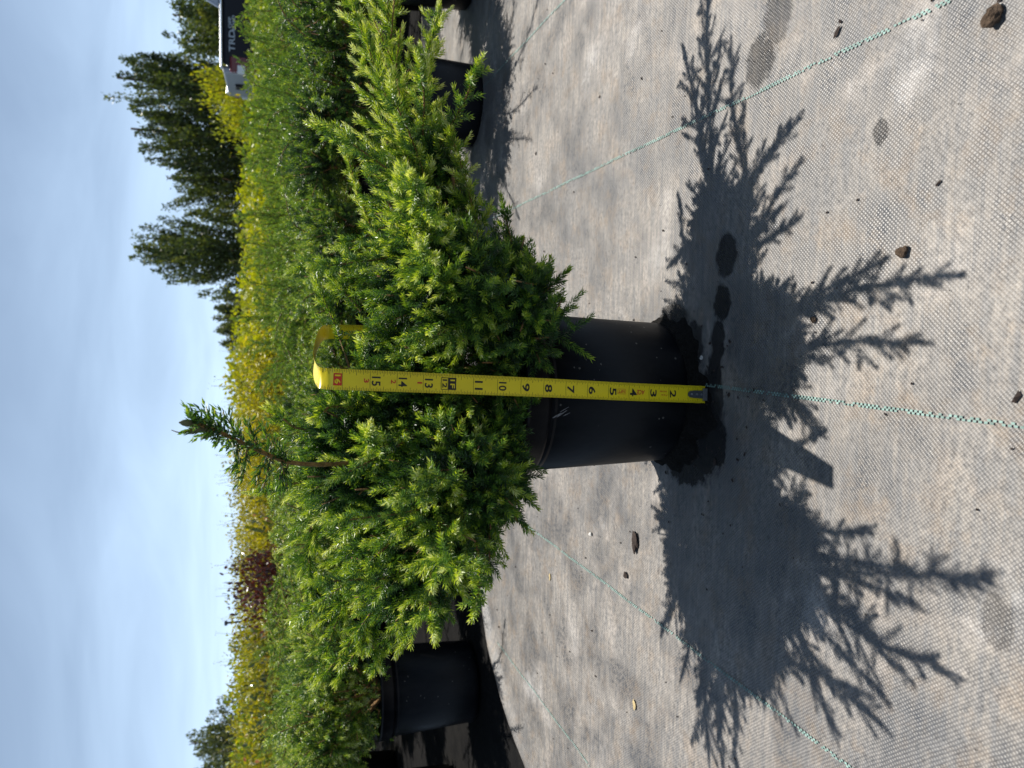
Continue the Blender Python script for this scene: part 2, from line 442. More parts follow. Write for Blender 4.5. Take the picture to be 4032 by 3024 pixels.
# ------------------------------------------------------------------ juniper shoots
def needles(P, D, L, tone, rng, nl, nw, pitch, spread=(68, 18)):
    P = np.asarray(P, float); D = unit(np.asarray(D, float)); L = np.asarray(L, float); tone = np.asarray(tone, float)
    K = np.maximum(6, (L / pitch).astype(int))
    idx = np.repeat(np.arange(len(P)), K)
    st = np.repeat(np.cumsum(K) - K, K)
    k = np.arange(len(idx)) - st
    t = (k + rng.uniform(0.1, 0.9, len(k))) / K[idx]
    d = D[idx]
    a = np.where(np.abs(d[:, 2:3]) < 0.9, [[0, 0, 1.0]], [[1.0, 0, 0]])
    U = unit(np.cross(d, a)); W = np.cross(d, U)
    ang = k * 2.39996 + rng.uniform(-0.3, 0.3, len(k)) + np.repeat(rng.uniform(0, 6.28, len(P)), K)
    rad = np.cos(ang)[:, None] * U + np.sin(ang)[:, None] * W
    al = np.radians(spread[0] + (spread[1] - spread[0]) * t ** 1.6 + rng.uniform(-10, 10, len(t)))
    nd = d * np.cos(al)[:, None] + rad * np.sin(al)[:, None]
    bend = np.repeat(rng.normal(0, 0.10, (len(P), 3)) + [0, 0, 0.06], K, axis=0)
    base = P[idx] + d * (L[idx] * t)[:, None] + bend * (L[idx] * t * t)[:, None]
    ln = nl * rng.uniform(0.75, 1.15, len(t)) * (1 - 0.28 * t)
    side = unit(np.cross(nd, rad + 1e-3)); lift = unit(np.cross(side, nd))
    tip = base + nd * ln[:, None] + d * (ln * 0.12)[:, None]
    midp = base + nd * (ln * 0.42)[:, None]
    hw = nw * 0.5 * rng.uniform(0.8, 1.2, len(t))
    r = midp + side * hw[:, None] + lift * (hw * 0.55)[:, None]
    l = midp - side * hw[:, None] + lift * (hw * 0.55)[:, None]
    V = np.stack([base, r, tip, l], 1).reshape(-1, 3)
    b = np.arange(len(t)) * 4
    T = np.stack([np.stack([b, b + 1, b + 2], 1), np.stack([b, b + 2, b + 3], 1)], 1).reshape(-1, 3)
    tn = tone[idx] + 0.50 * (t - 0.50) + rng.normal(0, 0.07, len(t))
    tn = np.where(rng.uniform(0, 1, len(t)) < 0.03, tn + 0.3, tn)
    tv = np.repeat(np.clip(tn, 0, 1), 4)
    return V, T, tv

class Shoots:
    def __init__(self, seed):
        self.P, self.D, self.L, self.t = [], [], [], []
        self.wood = []
        self.rng = np.random.RandomState(seed)
    def add(self, p, d, l, t):
        self.P.append(p); self.D.append(d); self.L.append(l); self.t.append(t)
    def lump(self, c, r, n, length=(0.028, 0.05), tone=0.55, others=(), up=0.45, depth=0.026, zmin=0.0):
        rng = self.rng; c = np.array(c); r = np.array(r)
        d = unit(rng.normal(size=(n, 3)))
        # low-frequency dents so that the surface breaks into tufts
        ph = rng.uniform(0, 6.28, 6); fr = rng.uniform(3.5, 6.5, (6, 3))
        dent = sum(np.sin(d @ fr[i] * 1.6 + ph[i]) for i in range(6)) / 6
        p = c + d * r * (1 + 0.13 * dent)[:, None]
        nrm = unit(d / r)
        keep = p[:, 2] > zmin
        for (oc, orr) in others:
            q = (p - np.array(oc)) / np.array(orr)
            keep &= (q * q).sum(1) > 0.86
        dirs = unit(nrm + np.array([0, 0, up]) + rng.normal(0, 0.33, (n, 3)))
        L = rng.uniform(length[0], length[1], n)
        base = p - dirs * depth
        tn = tone + 0.10 * dent + rng.normal(0, 0.09, n)
        for i in np.nonzero(keep)[0]:
            self.add(base[i], dirs[i], L[i], tn[i])
            # short side shoots make each tuft
            for _ in range(2):
                dd = unit(dirs[i] + rng.normal(0, 0.6, 3))
                self.add(base[i] + dirs[i] * L[i] * rng.uniform(0.2, 0.6), dd, L[i] * rng.uniform(0.35, 0.6), tn[i] + rng.normal(0, 0.06))
    def tufts(self, c, r, spacing, per=16, tone=0.55, others=(), up=0.5, zmin=0.0, size=0.03, length=(0.024, 0.040)):
        rng = self.rng; c = np.array(c); r = np.array(r)
        cand = unit(rng.normal(size=(2500, 3))); pts = c + cand * r; kept = []
        for i in range(len(pts)):
            if pts[i][2] < zmin: continue
            if any((((pts[i] - np.array(oc)) / np.array(orr)) ** 2).sum() < 0.80 for oc, orr in others): continue
            if kept and np.min(np.linalg.norm(pts[kept] - pts[i], axis=1)) < spacing * rng.uniform(0.8, 1.25): continue
            kept.append(i)
        for i in kept:
            nrm = unit(cand[i] / r)
            ax = unit(nrm + [0, 0, up] + rng.normal(0, 0.22, 3))
            push = rng.uniform(-0.030, 0.012); sz = size * rng.uniform(0.75, 1.3)
            b = pts[i] + nrm * push - ax * sz * 1.15
            tn = tone + rng.normal(0, 0.09)
            self.wood.append((np.array([b - nrm * 0.04, b, b + ax * sz]), 0.0018, 0.0007))
            for k in range(int(per * rng.uniform(0.7, 1.3))):
                d = unit(ax + rng.normal(0, 0.50, 3))
                self.add(b + rng.normal(0, sz * 0.25, 3), d, rng.uniform(*length) * sz / 0.03, tn + rng.normal(0, 0.06))
    def arm(self, pts, r0=0.0028, side=0.045, step=0.0085, tone=0.6, sub=True, spread=(28, 55), bare=0.0, up=0.25, taper=0.7):
        rng = self.rng
        Q = catmull(pts, 60)
        seg = np.linalg.norm(np.diff(Q, axis=0), axis=1); cum = np.concatenate([[0], np.cumsum(seg)]); tot = cum[-1]
        self.wood.append((Q, r0, 0.0008))
        n = max(4, int(tot / step))
        g = rng.uniform(0, 6.28)
        for i in range(n + 1):
            s = tot * i / n; t = i / n
            p = np.array([np.interp(s, cum, Q[:, j]) for j in range(3)])
            q = np.array([np.interp(min(tot, s + 0.004), cum, Q[:, j]) for j in range(3)])
            p_ = np.array([np.interp(max(0, s - 0.004), cum, Q[:, j]) for j in range(3)])
            T = unit(q - p_)
            if t < bare: continue
            if i % 2 == 0: self.add(p, T, 0.022, tone + 0.05 * t)
            if i == n: self.add(p, T, 0.024, tone + 0.12)
            g += 2.4 + rng.uniform(-0.4, 0.4)
            a = np.array([0, 0, 1.0]) if abs(T[2]) < 0.9 else np.array([1.0, 0, 0])
            U = unit(np.cross(T, a)); W = np.cross(T, U)
            rad = math.cos(g) * U + math.sin(g) * W
            al = math.radians(rng.uniform(*spread))
            d = unit(T * math.cos(al) + rad * math.sin(al) + np.array([0, 0, up * 0.4]))
            l = side * (1 - taper * t) * rng.uniform(0.6, 1.15)
            if l < 0.012: l = 0.012
            self.add(p, d, l, tone + rng.normal(0, 0.07))
            if sub and l > 0.03:
                for w in np.arange(0.014, l * 0.85, 0.015):
                    dd = unit(d + rng.normal(0, 0.55, 3))
                    self.add(p + d * w, dd, 0.016 * rng.uniform(0.7, 1.3), tone + rng.normal(0, 0.07))
            if l > 0.045:
                self.wood.append((np.array([p, p + d * l * 0.5, p + d * l]), 0.0012, 0.0006))
    def clear_strip(self):
        # the bent tape has pressed the shoots aside along its run over the crown
        P, D, L = np.array(self.P), np.array(self.D), np.array(self.L)
        e = P + unit(D) * L[:, None]
        cx = 0.004 + (e[:, 1] - 0.71) / 0.34 * 0.065
        bad = (e[:, 1] > 0.70) & (np.abs(e[:, 0] - cx) < 0.021) & (e[:, 2] > 0.472 - 0.102 * e[:, 1] / 1.05 - 0.008)
        # nothing hangs between the viewer and the printed face
        ty = 0.752 - 0.106 * e[:, 2]; tx = -0.012 + 0.04 * e[:, 2]
        for q in (e, (P + e) / 2):
            bad |= (q[:, 1] < ty + 0.010) & (np.abs(q[:, 0] - tx) < 0.020) & (q[:, 2] < 0.425)
        k = ~bad
        self.P, self.D, self.L, self.t = P[k], D[k], L[k], np.array(self.t)[k]
        def hides(q):
            q = np.asarray(q); ty = 0.752 - 0.106 * q[:, 2]; tx = -0.012 + 0.04 * q[:, 2]
            return bool(((q[:, 1] < ty + 0.006) & (np.abs(q[:, 0] - tx) < 0.016) & (q[:, 2] < 0.43)).any())
        self.wood = [w for w in self.wood if not hides(w[0])]
        self.wood = [w for w in self.wood if not (w[0][-1][1] > 0.70 and abs(w[0][-1][0] - 0.004 - (w[0][-1][1] - 0.71) / 0.34 * 0.065) < 0.03 and w[0][-1][2] > 0.355)]
    def needle_mesh(self, name, nl, nw, pitch, spread=(68, 18)):
        V, T, t = needles(self.P, self.D, self.L, self.t, self.rng, nl, nw, pitch, spread)
        return np_mesh(name, V, T, t)
    def wood_mesh(self, name, sides=6):
        parts = [tube(q, a, b, sides if len(q) > 5 else 4, i, 0.12) for i, (q, a, b) in enumerate(self.wood)]
        V, F = merge_vf(parts)
        return py_mesh(name, V, F, True)

# ------------------------------------------------------------------ pots
POT_BODY = [(0.0, 0.004), (0.074, 0.004), (0.0805, 0.0), (0.0845, 0.004), (0.0855, 0.012), (0.0925, 0.184), (0.0905, 0.184), (0.0895, 0.17)]
POT_RIM = [(0.0925, 0.180), (0.0965, 0.1795), (0.0975, 0.183), (0.0975, 0.2005), (0.0985, 0.2015), (0.0985, 0.2055), (0.0965, 0.2075), (0.0935, 0.2065), (0.0925, 0.200), (0.0920, 0.170)]
me_pot = py_mesh('pot', *lathe(POT_BODY, 72, 0.012, 1), smooth=True)
me_rim = py_mesh('rim', *lathe(POT_RIM, 72, 0.012, 1), smooth=True)
me_pot.materials.append(M_pot); me_rim.materials.append(M_pot)
def soil_mesh(seed):
    rng = random.Random(seed); V = [(0, 0, 0.19)]; F = []
    n = 36
    for r in (0.03, 0.06, 0.089):
        for i in range(n):
            a = 2 * math.pi * i / n
            V.append((r * math.cos(a), r * math.sin(a), 0.186 + rng.uniform(-0.004, 0.004)))
    for i in range(n): F.append((0, 1 + i, 1 + (i + 1) % n))
    for j in range(2):
        for i in range(n):
            a, b = 1 + j * n + i, 1 + j * n + (i + 1) % n
            F.append((a, a + n, b + n, b))
    me = py_mesh('soil', V, F, True); me.materials.append(M_soil)
    return me
me_soil = soil_mesh(2)
def add_pot(root):
    p = link('pot', me_pot, root); link('rim', me_rim, p); link('soil', me_soil, root)
    return p

# ------------------------------------------------------------------ the measured juniper
POTX, POTY = -0.010, 0.868
main = empty('potted_juniper', (POTX, POTY, 0.001), 0.4)
tag(main, 'large green juniper in a black pot standing alone behind the upright yellow tape measure', 'potted shrub')
main_pot = add_pot(main)
V, F = [], []
for k, (a0, a1, z0, z1, w) in enumerate(((-2.26, -2.20, 0.176, 0.166, 0.0020), (-2.25, -2.17, 0.171, 0.160, 0.0014), (-2.19, -2.13, 0.168, 0.158, 0.0010), (-2.24, -2.20, 0.164, 0.156, 0.0012))):
    o = len(V)
    for t in (0.0, 0.5, 1.0):
        a = a0 + (a1 - a0) * t; z = z0 + (z1 - z0) * t; r = 0.0857 + 0.0070 * (z - 0.012) / 0.172 + 0.0018
        for sg in (-1, 1): V.append((r * math.cos(a), r * math.sin(a), z + sg * w * (1.0 if t == 0.5 else 0.4)))
    F += [(o, o + 1, o + 3, o + 2), (o + 2, o + 3, o + 5, o + 4)]
link('scuff', py_mesh('scuff', V, F), main_pot, plain_mat('pale_scuff', (0.16, 0.16, 0.165), 0.7, 0.2, nscale=400, namp=0.5))
inv = Matrix.Translation((POTX, POTY, 0.001)) @ Matrix.Rotation(0.4, 4, 'Z')
inv = np.array(inv.inverted())
def to_local(me):
    n = len(me.vertices); co = np.empty(n * 3, np.float32); me.vertices.foreach_get('co', co)
    co = co.reshape(-1, 3) @ inv[:3, :3].T + inv[:3, 3]
    me.vertices.foreach_set('co', co.astype(np.float32).ravel()); me.update()
    return me

LUMPS = [((0.020, 0.855, 0.275), (0.150, 0.120, 0.106)), ((-0.020, 0.800, 0.315), (0.070, 0.052, 0.058)), ((-0.125, 0.860, 0.315), (0.120, 0.120, 0.105)), ((0.080, 0.800, 0.225), (0.080, 0.075, 0.055)),
         ((-0.075, 0.850, 0.385), (0.080, 0.085, 0.055)), ((-0.110, 0.765, 0.295), (0.080, 0.090, 0.075)), ((0.100, 0.775, 0.295), (0.075, 0.085, 0.070)),
         ((0.165, 0.85, 0.300), (0.080, 0.070, 0.060)), ((-0.080, 0.790, 0.235), (0.070, 0.050, 0.035)), ((-0.185, 0.815, 0.325), (0.075, 0.080, 0.070)), ((0.225, 0.845, 0.305), (0.070, 0.055, 0.048))]
crown = Shoots(11)
for i, (c, r) in enumerate(LUMPS):
    oth = [LUMPS[j] for j in range(len(LUMPS)) if j != i]
    crown.tufts(c, r, 0.030, per=8, tone=(0.42 if i in (3, 8) else 0.53), others=oth, size=0.030)  # low lumps darker: older foliage, with shade put into the tone too
    crown.lump(c, np.array(r) * 0.74, 230, tone=0.22, length=(0.03, 0.045))  # inner needles toned dark to deepen the gaps between tufts
for k in range(120):                                     # young shoots standing out of the crown all round
    c, r = LUMPS[crown.rng.randint(len(LUMPS))]
    d = unit(crown.rng.normal(size=3) * [1, 1, 0.5] + [0, 0, 0.35])
    p = np.array(c) + d * np.array(r)
    if p[2] < 0.265 or (abs(p[0] + 0.005) < 0.035 and p[1] < 0.80): continue
    if any((((p - np.array(oc)) / np.array(orr)) ** 2).sum() < 0.7 for oc, orr in LUMPS): continue
    if p[2] > 0.385: continue
    L = crown.rng.uniform(0.055, 0.095); d2 = unit(d + [0, 0, 0.25] + crown.rng.normal(0, 0.2, 3))
    crown.arm([p - d * 0.04, p, p + d2 * L * 0.6, p + d2 * L + [0, 0, 0.004]], side=0.032, step=0.009, tone=0.62, sub=False, r0=0.0014, taper=0.5)
foot = np.array([POTX, POTY, 0.19])
for i, (c, r) in enumerate(LUMPS):
    c = np.array(c)
    for k in range(5):
        e = c + crown.rng.normal(0, 0.4, 3) * np.array(r)
        crown.wood.append((catmull([foot + crown.rng.normal(0, 0.008, 3), foot * 0.5 + c * 0.5 + [0, 0, 0.01], e], 12), 0.006, 0.0018))
crown.clear_strip()
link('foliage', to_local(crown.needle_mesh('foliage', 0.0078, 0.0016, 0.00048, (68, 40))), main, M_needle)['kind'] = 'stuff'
link('stems', to_local(crown.wood_mesh('stems')), main, M_wood)

ARMS = {
 'R1': [(0.140, 0.840, 0.261), (0.206, 0.850, 0.312), (0.276, 0.860, 0.320), (0.356, 0.870, 0.334), (0.470, 0.880, 0.343), (0.56, 0.88, 0.36)],
 'R2': [(0.146, 0.820, 0.282), (0.242, 0.800, 0.332), (0.310, 0.820, 0.352), (0.370, 0.840, 0.369), (0.425, 0.850, 0.388)],
 'R3': [(0.178, 0.850, 0.280), (0.278, 0.860, 0.294), (0.365, 0.880, 0.295), (0.437, 0.900, 0.277)],
 'R4': [(0.126, 0.900, 0.330), (0.202, 0.920, 0.359), (0.245, 0.940, 0.370), (0.285, 0.950, 0.379)],
 'R5': [(0.144, 0.800, 0.251), (0.210, 0.790, 0.269), (0.255, 0.780, 0.288)],
 'R6': [(0.096, 0.800, 0.214), (0.140, 0.772, 0.225), (0.172, 0.756, 0.237)],
 'R7': [(0.046, 0.800, 0.212), (0.085, 0.780, 0.199), (0.108, 0.770, 0.178)],
 'F1': [(0.126, 0.790, 0.298), (0.150, 0.660, 0.344), (0.154, 0.580, 0.366)],
 'F2': [(0.085, 0.760, 0.295), (0.105, 0.670, 0.334), (0.106, 0.605, 0.355)],
 'F3': [(0.118, 0.800, 0.315), (0.152, 0.710, 0.351), (0.170, 0.650, 0.364)],
 'L1': [(-0.119, 0.860, 0.341), (-0.205, 0.880, 0.372), (-0.266, 0.900, 0.392), (-0.315, 0.900, 0.409)],
 'L2': [(-0.142, 0.840, 0.329), (-0.211, 0.860, 0.360), (-0.250, 0.860, 0.368), (-0.294, 0.860, 0.358)],
 'L3': [(-0.094, 0.880, 0.390), (-0.158, 0.900, 0.421), (-0.213, 0.910, 0.424), (-0.262, 0.920, 0.419)],
 'L4': [(-0.140, 0.820, 0.297), (-0.215, 0.820, 0.313), (-0.272, 0.820, 0.330)],
 'L5': [(-0.114, 0.800, 0.266), (-0.192, 0.780, 0.290), (-0.234, 0.770, 0.301)],
 'L6': [(-0.065, 0.810, 0.235), (-0.100, 0.775, 0.231), (-0.113, 0.762, 0.218)],
 'L7': [(-0.099, 0.770, 0.257), (-0.140, 0.725, 0.264), (-0.168, 0.703, 0.270)],
 'L8': [(-0.104, 0.760, 0.309), (-0.138, 0.650, 0.328), (-0.140, 0.575, 0.334)],
 'L9': [(-0.141, 0.890, 0.368), (-0.215, 0.930, 0.387), (-0.258, 0.940, 0.374)],
 'L10': [(-0.120, 0.780, 0.300), (-0.185, 0.690, 0.330), (-0.200, 0.640, 0.338)],
 'S1': [(-0.101, 0.820, 0.414), (-0.101, 0.810, 0.447), (-0.105, 0.800, 0.468)],
 'S2': [(-0.049, 0.840, 0.408), (-0.046, 0.835, 0.441), (-0.036, 0.830, 0.455)],
 'S3': [(-0.024, 0.800, 0.388), (-0.023, 0.790, 0.410), (-0.028, 0.780, 0.418)],
 'S4': [(-0.058, 0.760, 0.366), (-0.050, 0.700, 0.385), (-0.044, 0.670, 0.388)],
 'S5': [(0.081, 0.860, 0.372), (0.102, 0.860, 0.391), (0.115, 0.870, 0.400)],
}
SIDE = {'R1': 0.075, 'R2': 0.058, 'R3': 0.058, 'R4': 0.022, 'R5': 0.042, 'R6': 0.034, 'R7': 0.02, 'L1': 0.052, 'L2': 0.05, 'L3': 0.05, 'L4': 0.045, 'L5': 0.04,
        'L9': 0.03, 'S1': 0.032, 'S2': 0.028, 'S3': 0.02, 'S4': 0.03, 'S5': 0.02, 'F1': 0.05, 'F2': 0.046, 'F3': 0.05, 'L8': 0.055, 'L10': 0.052}
for i, (nme, pts) in enumerate(ARMS.items()):
    sh = Shoots(100 + i)
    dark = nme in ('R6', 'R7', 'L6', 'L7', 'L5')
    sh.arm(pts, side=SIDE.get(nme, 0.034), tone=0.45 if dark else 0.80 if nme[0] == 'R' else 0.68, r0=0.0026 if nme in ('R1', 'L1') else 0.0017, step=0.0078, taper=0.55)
    sh.clear_strip()
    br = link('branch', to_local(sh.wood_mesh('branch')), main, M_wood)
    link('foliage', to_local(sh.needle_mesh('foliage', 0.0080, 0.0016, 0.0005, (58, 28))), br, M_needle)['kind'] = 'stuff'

# the tall bare leader leaning towards the viewer
LEAD = [(-0.078, 0.790, 0.372), (-0.077, 0.755, 0.412), (-0.072, 0.725, 0.446), (-0.064, 0.705, 0.466), (-0.049, 0.665, 0.489), (-0.036, 0.625, 0.508), (-0.028, 0.596, 0.522)]
ld = Shoots(77)
Q = catmull(LEAD, 90); ld.wood.append((Q, 0.0025, 0.0014))
rl = ld.rng
for i in range(30, 90, 1):
    T = unit(Q[min(89, i + 1)] - Q[i - 1]); t = i / 89
    if i < 34 and i % 2: continue
    rad = unit(np.cross(T, rl.normal(size=3)))
    d = unit(T * (0.8 if t > 0.55 else 0.6) + rad * 0.55)
    l = (0.012 if t < 0.6 else 0.011 + 0.010 * (1 - abs(t - 0.8) * 3 if abs(t - 0.8) < 0.3 else 0)) * rl.uniform(0.6, 1.2)
    ld.add(Q[i], d, l, 0.40 + rl.normal(0, 0.08))
for (i, dv, l) in ((34, (-0.8, 0.0, 0.3), 0.022), (36, (0.7, 0.2, 0.4), 0.024), (44, (0.8, 0.1, 0.3), 0.026), (46, (-0.7, 0.2, 0.15), 0.03), (47, (-0.6, 0.1, 0.35), 0.022), (52, (0.75, 0.2, 0.35), 0.026), (60, (0.8, 0.1, 0.5), 0.03), (58, (-0.8, 0.1, 0.1), 0.028), (64, (-0.7, -0.1, -0.1), 0.02), (70, (0.6, 0.0, 0.5), 0.024), (40, (-0.8, 0.2, -0.2), 0.026), (38, (-0.6, 0.3, 0.1), 0.024)):
    d = unit(np.array(dv)); ld.add(Q[i], d, l, 0.42); ld.wood.append((np.array([Q[i], Q[i] + d * l * .5, Q[i] + d * l]), 0.001, 0.0005))
    for w in (0.3, 0.5, 0.7, 0.9):
        ld.add(Q[i] + d * l * w, unit(d + rl.normal(0, 0.5, 3)), 0.010, 0.45)
lead = link('leader', to_local(ld.wood_mesh('leader')), main, M_wood)
lead['label'] = 'tall bare brown leader with thick buds leaning out of the crown'
link('foliage', to_local(ld.needle_mesh('foliage', 0.0080, 0.0021, 0.0014, (40, 8))), lead, M_needle)['kind'] = 'stuff'
M_bud = plain_mat('swollen_bud', (0.10, 0.10, 0.045), 0.6, 0.3, nscale=300, namp=0.4)
def bud_mesh(p, d, l, r):
    d = unit(np.array(d)); prof = [(0, 0.2), (0.18, 0.75), (0.45, 1.0), (0.75, 0.7), (1.0, 0.06)]
    pts = np.array([np.array(p) + d * l * a for a, _ in prof])
    V, F = tube(pts, 1, 1, 7)
    V = np.array(V).reshape(5, 7, 3)
    for j, (_, k) in enumerate(prof): V[j] = pts[j] + (V[j] - pts[j]) * r * k
    return V.reshape(-1, 3).tolist(), F
for (i, dv, l, r) in ((88, (0.1, -0.55, 0.8), 0.013, 0.0030), (80, (0.55, -0.3, 0.75), 0.014, 0.0034), (84, (-0.45, -0.5, 0.7), 0.012, 0.003), (76, (-0.5, -0.4, 0.7), 0.012, 0.0028), (72, (0.5, -0.4, 0.7), 0.012, 0.0028), (79, (0.05, -0.75, 0.6), 0.012, 0.003)):
    V, F = bud_mesh(Q[i], dv, l, r)
    link('bud', to_local(py_mesh('bud', V, F, True)), lead, M_bud)
wisp = catmull([Q[84], Q[84] + [-0.003, -0.008, 0.008], Q[84] + [-0.004, -0.011, 0.014], Q[84] + [-0.002, -0.014, 0.019]], 14)
V, F = tube(wisp, 0.0008, 0.0003, 5); link('dry_tip', to_local(py_mesh('dry_tip', V, F, True)), lead, M_wood)

# ------------------------------------------------------------------ junipers in the rows behind
def juniper_variant(seed, kind):
    rng = np.random.RandomState(seed); sh = Shoots(seed)
    if kind == 'mound':
        lumps = [((0, 0, 0.285), (0.15, 0.15, 0.095))]
        for k in range(6):
            a = k * 1.05 + rng.uniform(-0.4, 0.4); d = rng.uniform(0.09, 0.16)
            lumps.append(((d * math.cos(a), d * math.sin(a), rng.uniform(0.29, 0.36)), (rng.uniform(0.06, 0.10), rng.uniform(0.06, 0.10), rng.uniform(0.04, 0.065))))
        for i, (c, r) in enumerate(lumps):
            oth = [lumps[j] for j in range(len(lumps)) if j != i]
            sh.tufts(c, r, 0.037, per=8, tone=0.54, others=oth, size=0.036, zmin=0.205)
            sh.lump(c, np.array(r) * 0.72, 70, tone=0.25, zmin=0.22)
        for k in range(13):
            a = k * 0.483 + rng.uniform(-0.2, 0.2); L = rng.uniform(0.20, 0.30); e = rng.uniform(0.33, 0.44)
            sh.arm([(0.07 * math.cos(a), 0.07 * math.sin(a), 0.27), (0.6 * L * math.cos(a), 0.6 * L * math.sin(a), e - 0.03), (L * math.cos(a + 0.1), L * math.sin(a + 0.1), e)],
                   side=0.048, step=0.013, tone=0.60, sub=True, r0=0.0015)
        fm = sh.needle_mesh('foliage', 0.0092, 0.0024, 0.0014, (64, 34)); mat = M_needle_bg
    else:
        sh.lump((0, 0, 0.27), (0.14, 0.14, 0.10), 220, tone=0.35, length=(0.04, 0.06))
        for k in range(56):
            a = rng.uniform(0, 6.283); lean = rng.uniform(0.15, 1.25); L = rng.uniform(0.17, 0.31)
            hx, hy = math.sin(lean) * L, math.cos(lean) * L
            b = rng.uniform(0.0, 0.09)
            p0 = np.array([b * math.cos(a), b * math.sin(a), 0.21])
            p2 = p0 + np.array([hx * math.cos(a), hx * math.sin(a), hy * 0.92])
            p1 = (p0 + p2) / 2 + np.array([0.02 * math.cos(a), 0.02 * math.sin(a), -0.02])
            p3 = p2 + (p2 - p1) * 0.25 + np.array([0.02 * math.cos(a), 0.02 * math.sin(a), -0.012])
            sh.arm([p0, p1, p2, p3], side=0.085, step=0.011, tone=0.55, sub=False, spread=(24, 48), up=0.15, r0=0.0012, taper=0.8)
        fm = sh.needle_mesh('foliage', 0.0090, 0.0031, 0.0024, (42, 14)); mat = M_feather
    for k in range(9):
        a = k * 0.7 + rng.uniform(-0.2, 0.2)
        sh.wood.append((catmull([(0, 0, 0.18), (0.05 * math.cos(a), 0.05 * math.sin(a), 0.23), (0.12 * math.cos(a), 0.12 * math.sin(a), 0.29)], 8), 0.005, 0.0015))
    wm = sh.wood_mesh('stems', 5)
    fm.materials.append(mat); wm.materials.append(M_wood)
    return fm, wm
VAR = {'mound': [juniper_variant(s, 'mound') for s in (21, 22, 23)], 'feather': [juniper_variant(s, 'feather') for s in (31, 32, 33)]}

ORD = ['first', 'second', 'third', 'fourth', 'fifth', 'sixth', 'seventh', 'eighth', 'ninth', 'tenth', 'eleventh', 'twelfth', 'thirteenth', 'fourteenth', 'fifteenth', 'sixteenth']
def place_juniper(x, y, kind, v, sc, rz, label, group):
    r = empty('potted_juniper', (x, y, 0.0), rz, sc)
    tag(r, label, 'potted shrub', group)
    p = link('pot', me_pot, r); link('rim', me_rim, p); link('soil', me_soil, r)
    fm, wm = VAR[kind][v]
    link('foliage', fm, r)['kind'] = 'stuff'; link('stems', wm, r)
    return r

rj = random.Random(9)
ROW_A = [(-1.10, 1.98, 'mound', 1, 1.05), (-0.715, 1.80, 'mound', 0, 1.10), (-0.40, 2.00, 'mound', 2, 1.05), (-0.06, 2.06, 'mound', 1, 1.0),
         (0.30, 1.87, 'mound', 0, 1.02), (0.655, 1.76, 'mound', 2, 1.08), (1.00, 1.80, 'mound', 1, 1.05)]
for i, (x, y, kd, v, s) in enumerate(ROW_A):
    what = 'juniper in black pot, %s from photo bottom in the row nearest the fabric' % ORD[i]
    place_juniper(x, y, kd, v, s, rj.uniform(0, 6.28), 'bright green ' + what, 'potted junipers in rows behind')
rows_j = [(2.45, -1.30, 1.30, 0.43, 'second'), (2.88, -1.50, 1.52, 0.42, 'third'), (3.25, -1.70, 1.72, 0.38, 'fourth')]
for (y, xa, xb, st, nm) in rows_j:
    x = xa + rj.uniform(-0.05, 0.05); i = 0
    while x < xb:
        right = x > -0.05 - 0.1 * (y - 2.4)
        kind = 'feather' if (right and rj.random() < 0.9) or (not right and rj.random() < 0.3) else 'mound'
        s = (rj.uniform(1.02, 1.13) if kind == 'feather' and right else rj.uniform(0.98, 1.08))
        if nm == 'fourth' and not right: s *= 0.95
        adj = 'feathery grey-green' if kind == 'feather' else 'dense bright green'
        place_juniper(x + rj.uniform(-0.04, 0.04), y + rj.uniform(-0.06, 0.06), kind, rj.randrange(3), s, rj.uniform(0, 6.28),
                      '%s juniper, %s from photo bottom in the %s row behind the tape' % (adj, ORD[i], nm), 'potted junipers in rows behind')
        x += st; i += 1

# ------------------------------------------------------------------ leafy shrubs
def leaves(P, D, size, tone, rng, aspect=0.5, fold=0.25):
    n = len(P); D = unit(np.asarray(D, float)); P = np.asarray(P, float)
    s = size * rng.uniform(0.6, 1.25, n)
    side = unit(np.cross(D, rng.normal(size=(n, 3)))); up = np.cross(side, D)
    a = P + D * (s * 0.42)[:, None]; w = (s * aspect * 0.5)[:, None]
    a2 = P + D * (s * 0.72)[:, None]; w2 = w * 0.72
    h = up * (w * fold)
    V = np.stack([P, a + side * w + h, a2 + side * w2 + h, P + D * s[:, None], a2 - side * w2 + h, a - side * w + h], 1).reshape(-1, 3)
    b = np.arange(n) * 6
    T = np.stack([np.stack([b, b + 1, b + 2], 1), np.stack([b, b + 2, b + 3], 1), np.stack([b, b + 3, b + 4], 1), np.stack([b, b + 4, b + 5], 1)], 1).reshape(-1, 3)
    return V, T, np.repeat(np.clip(tone, 0, 1), 6)

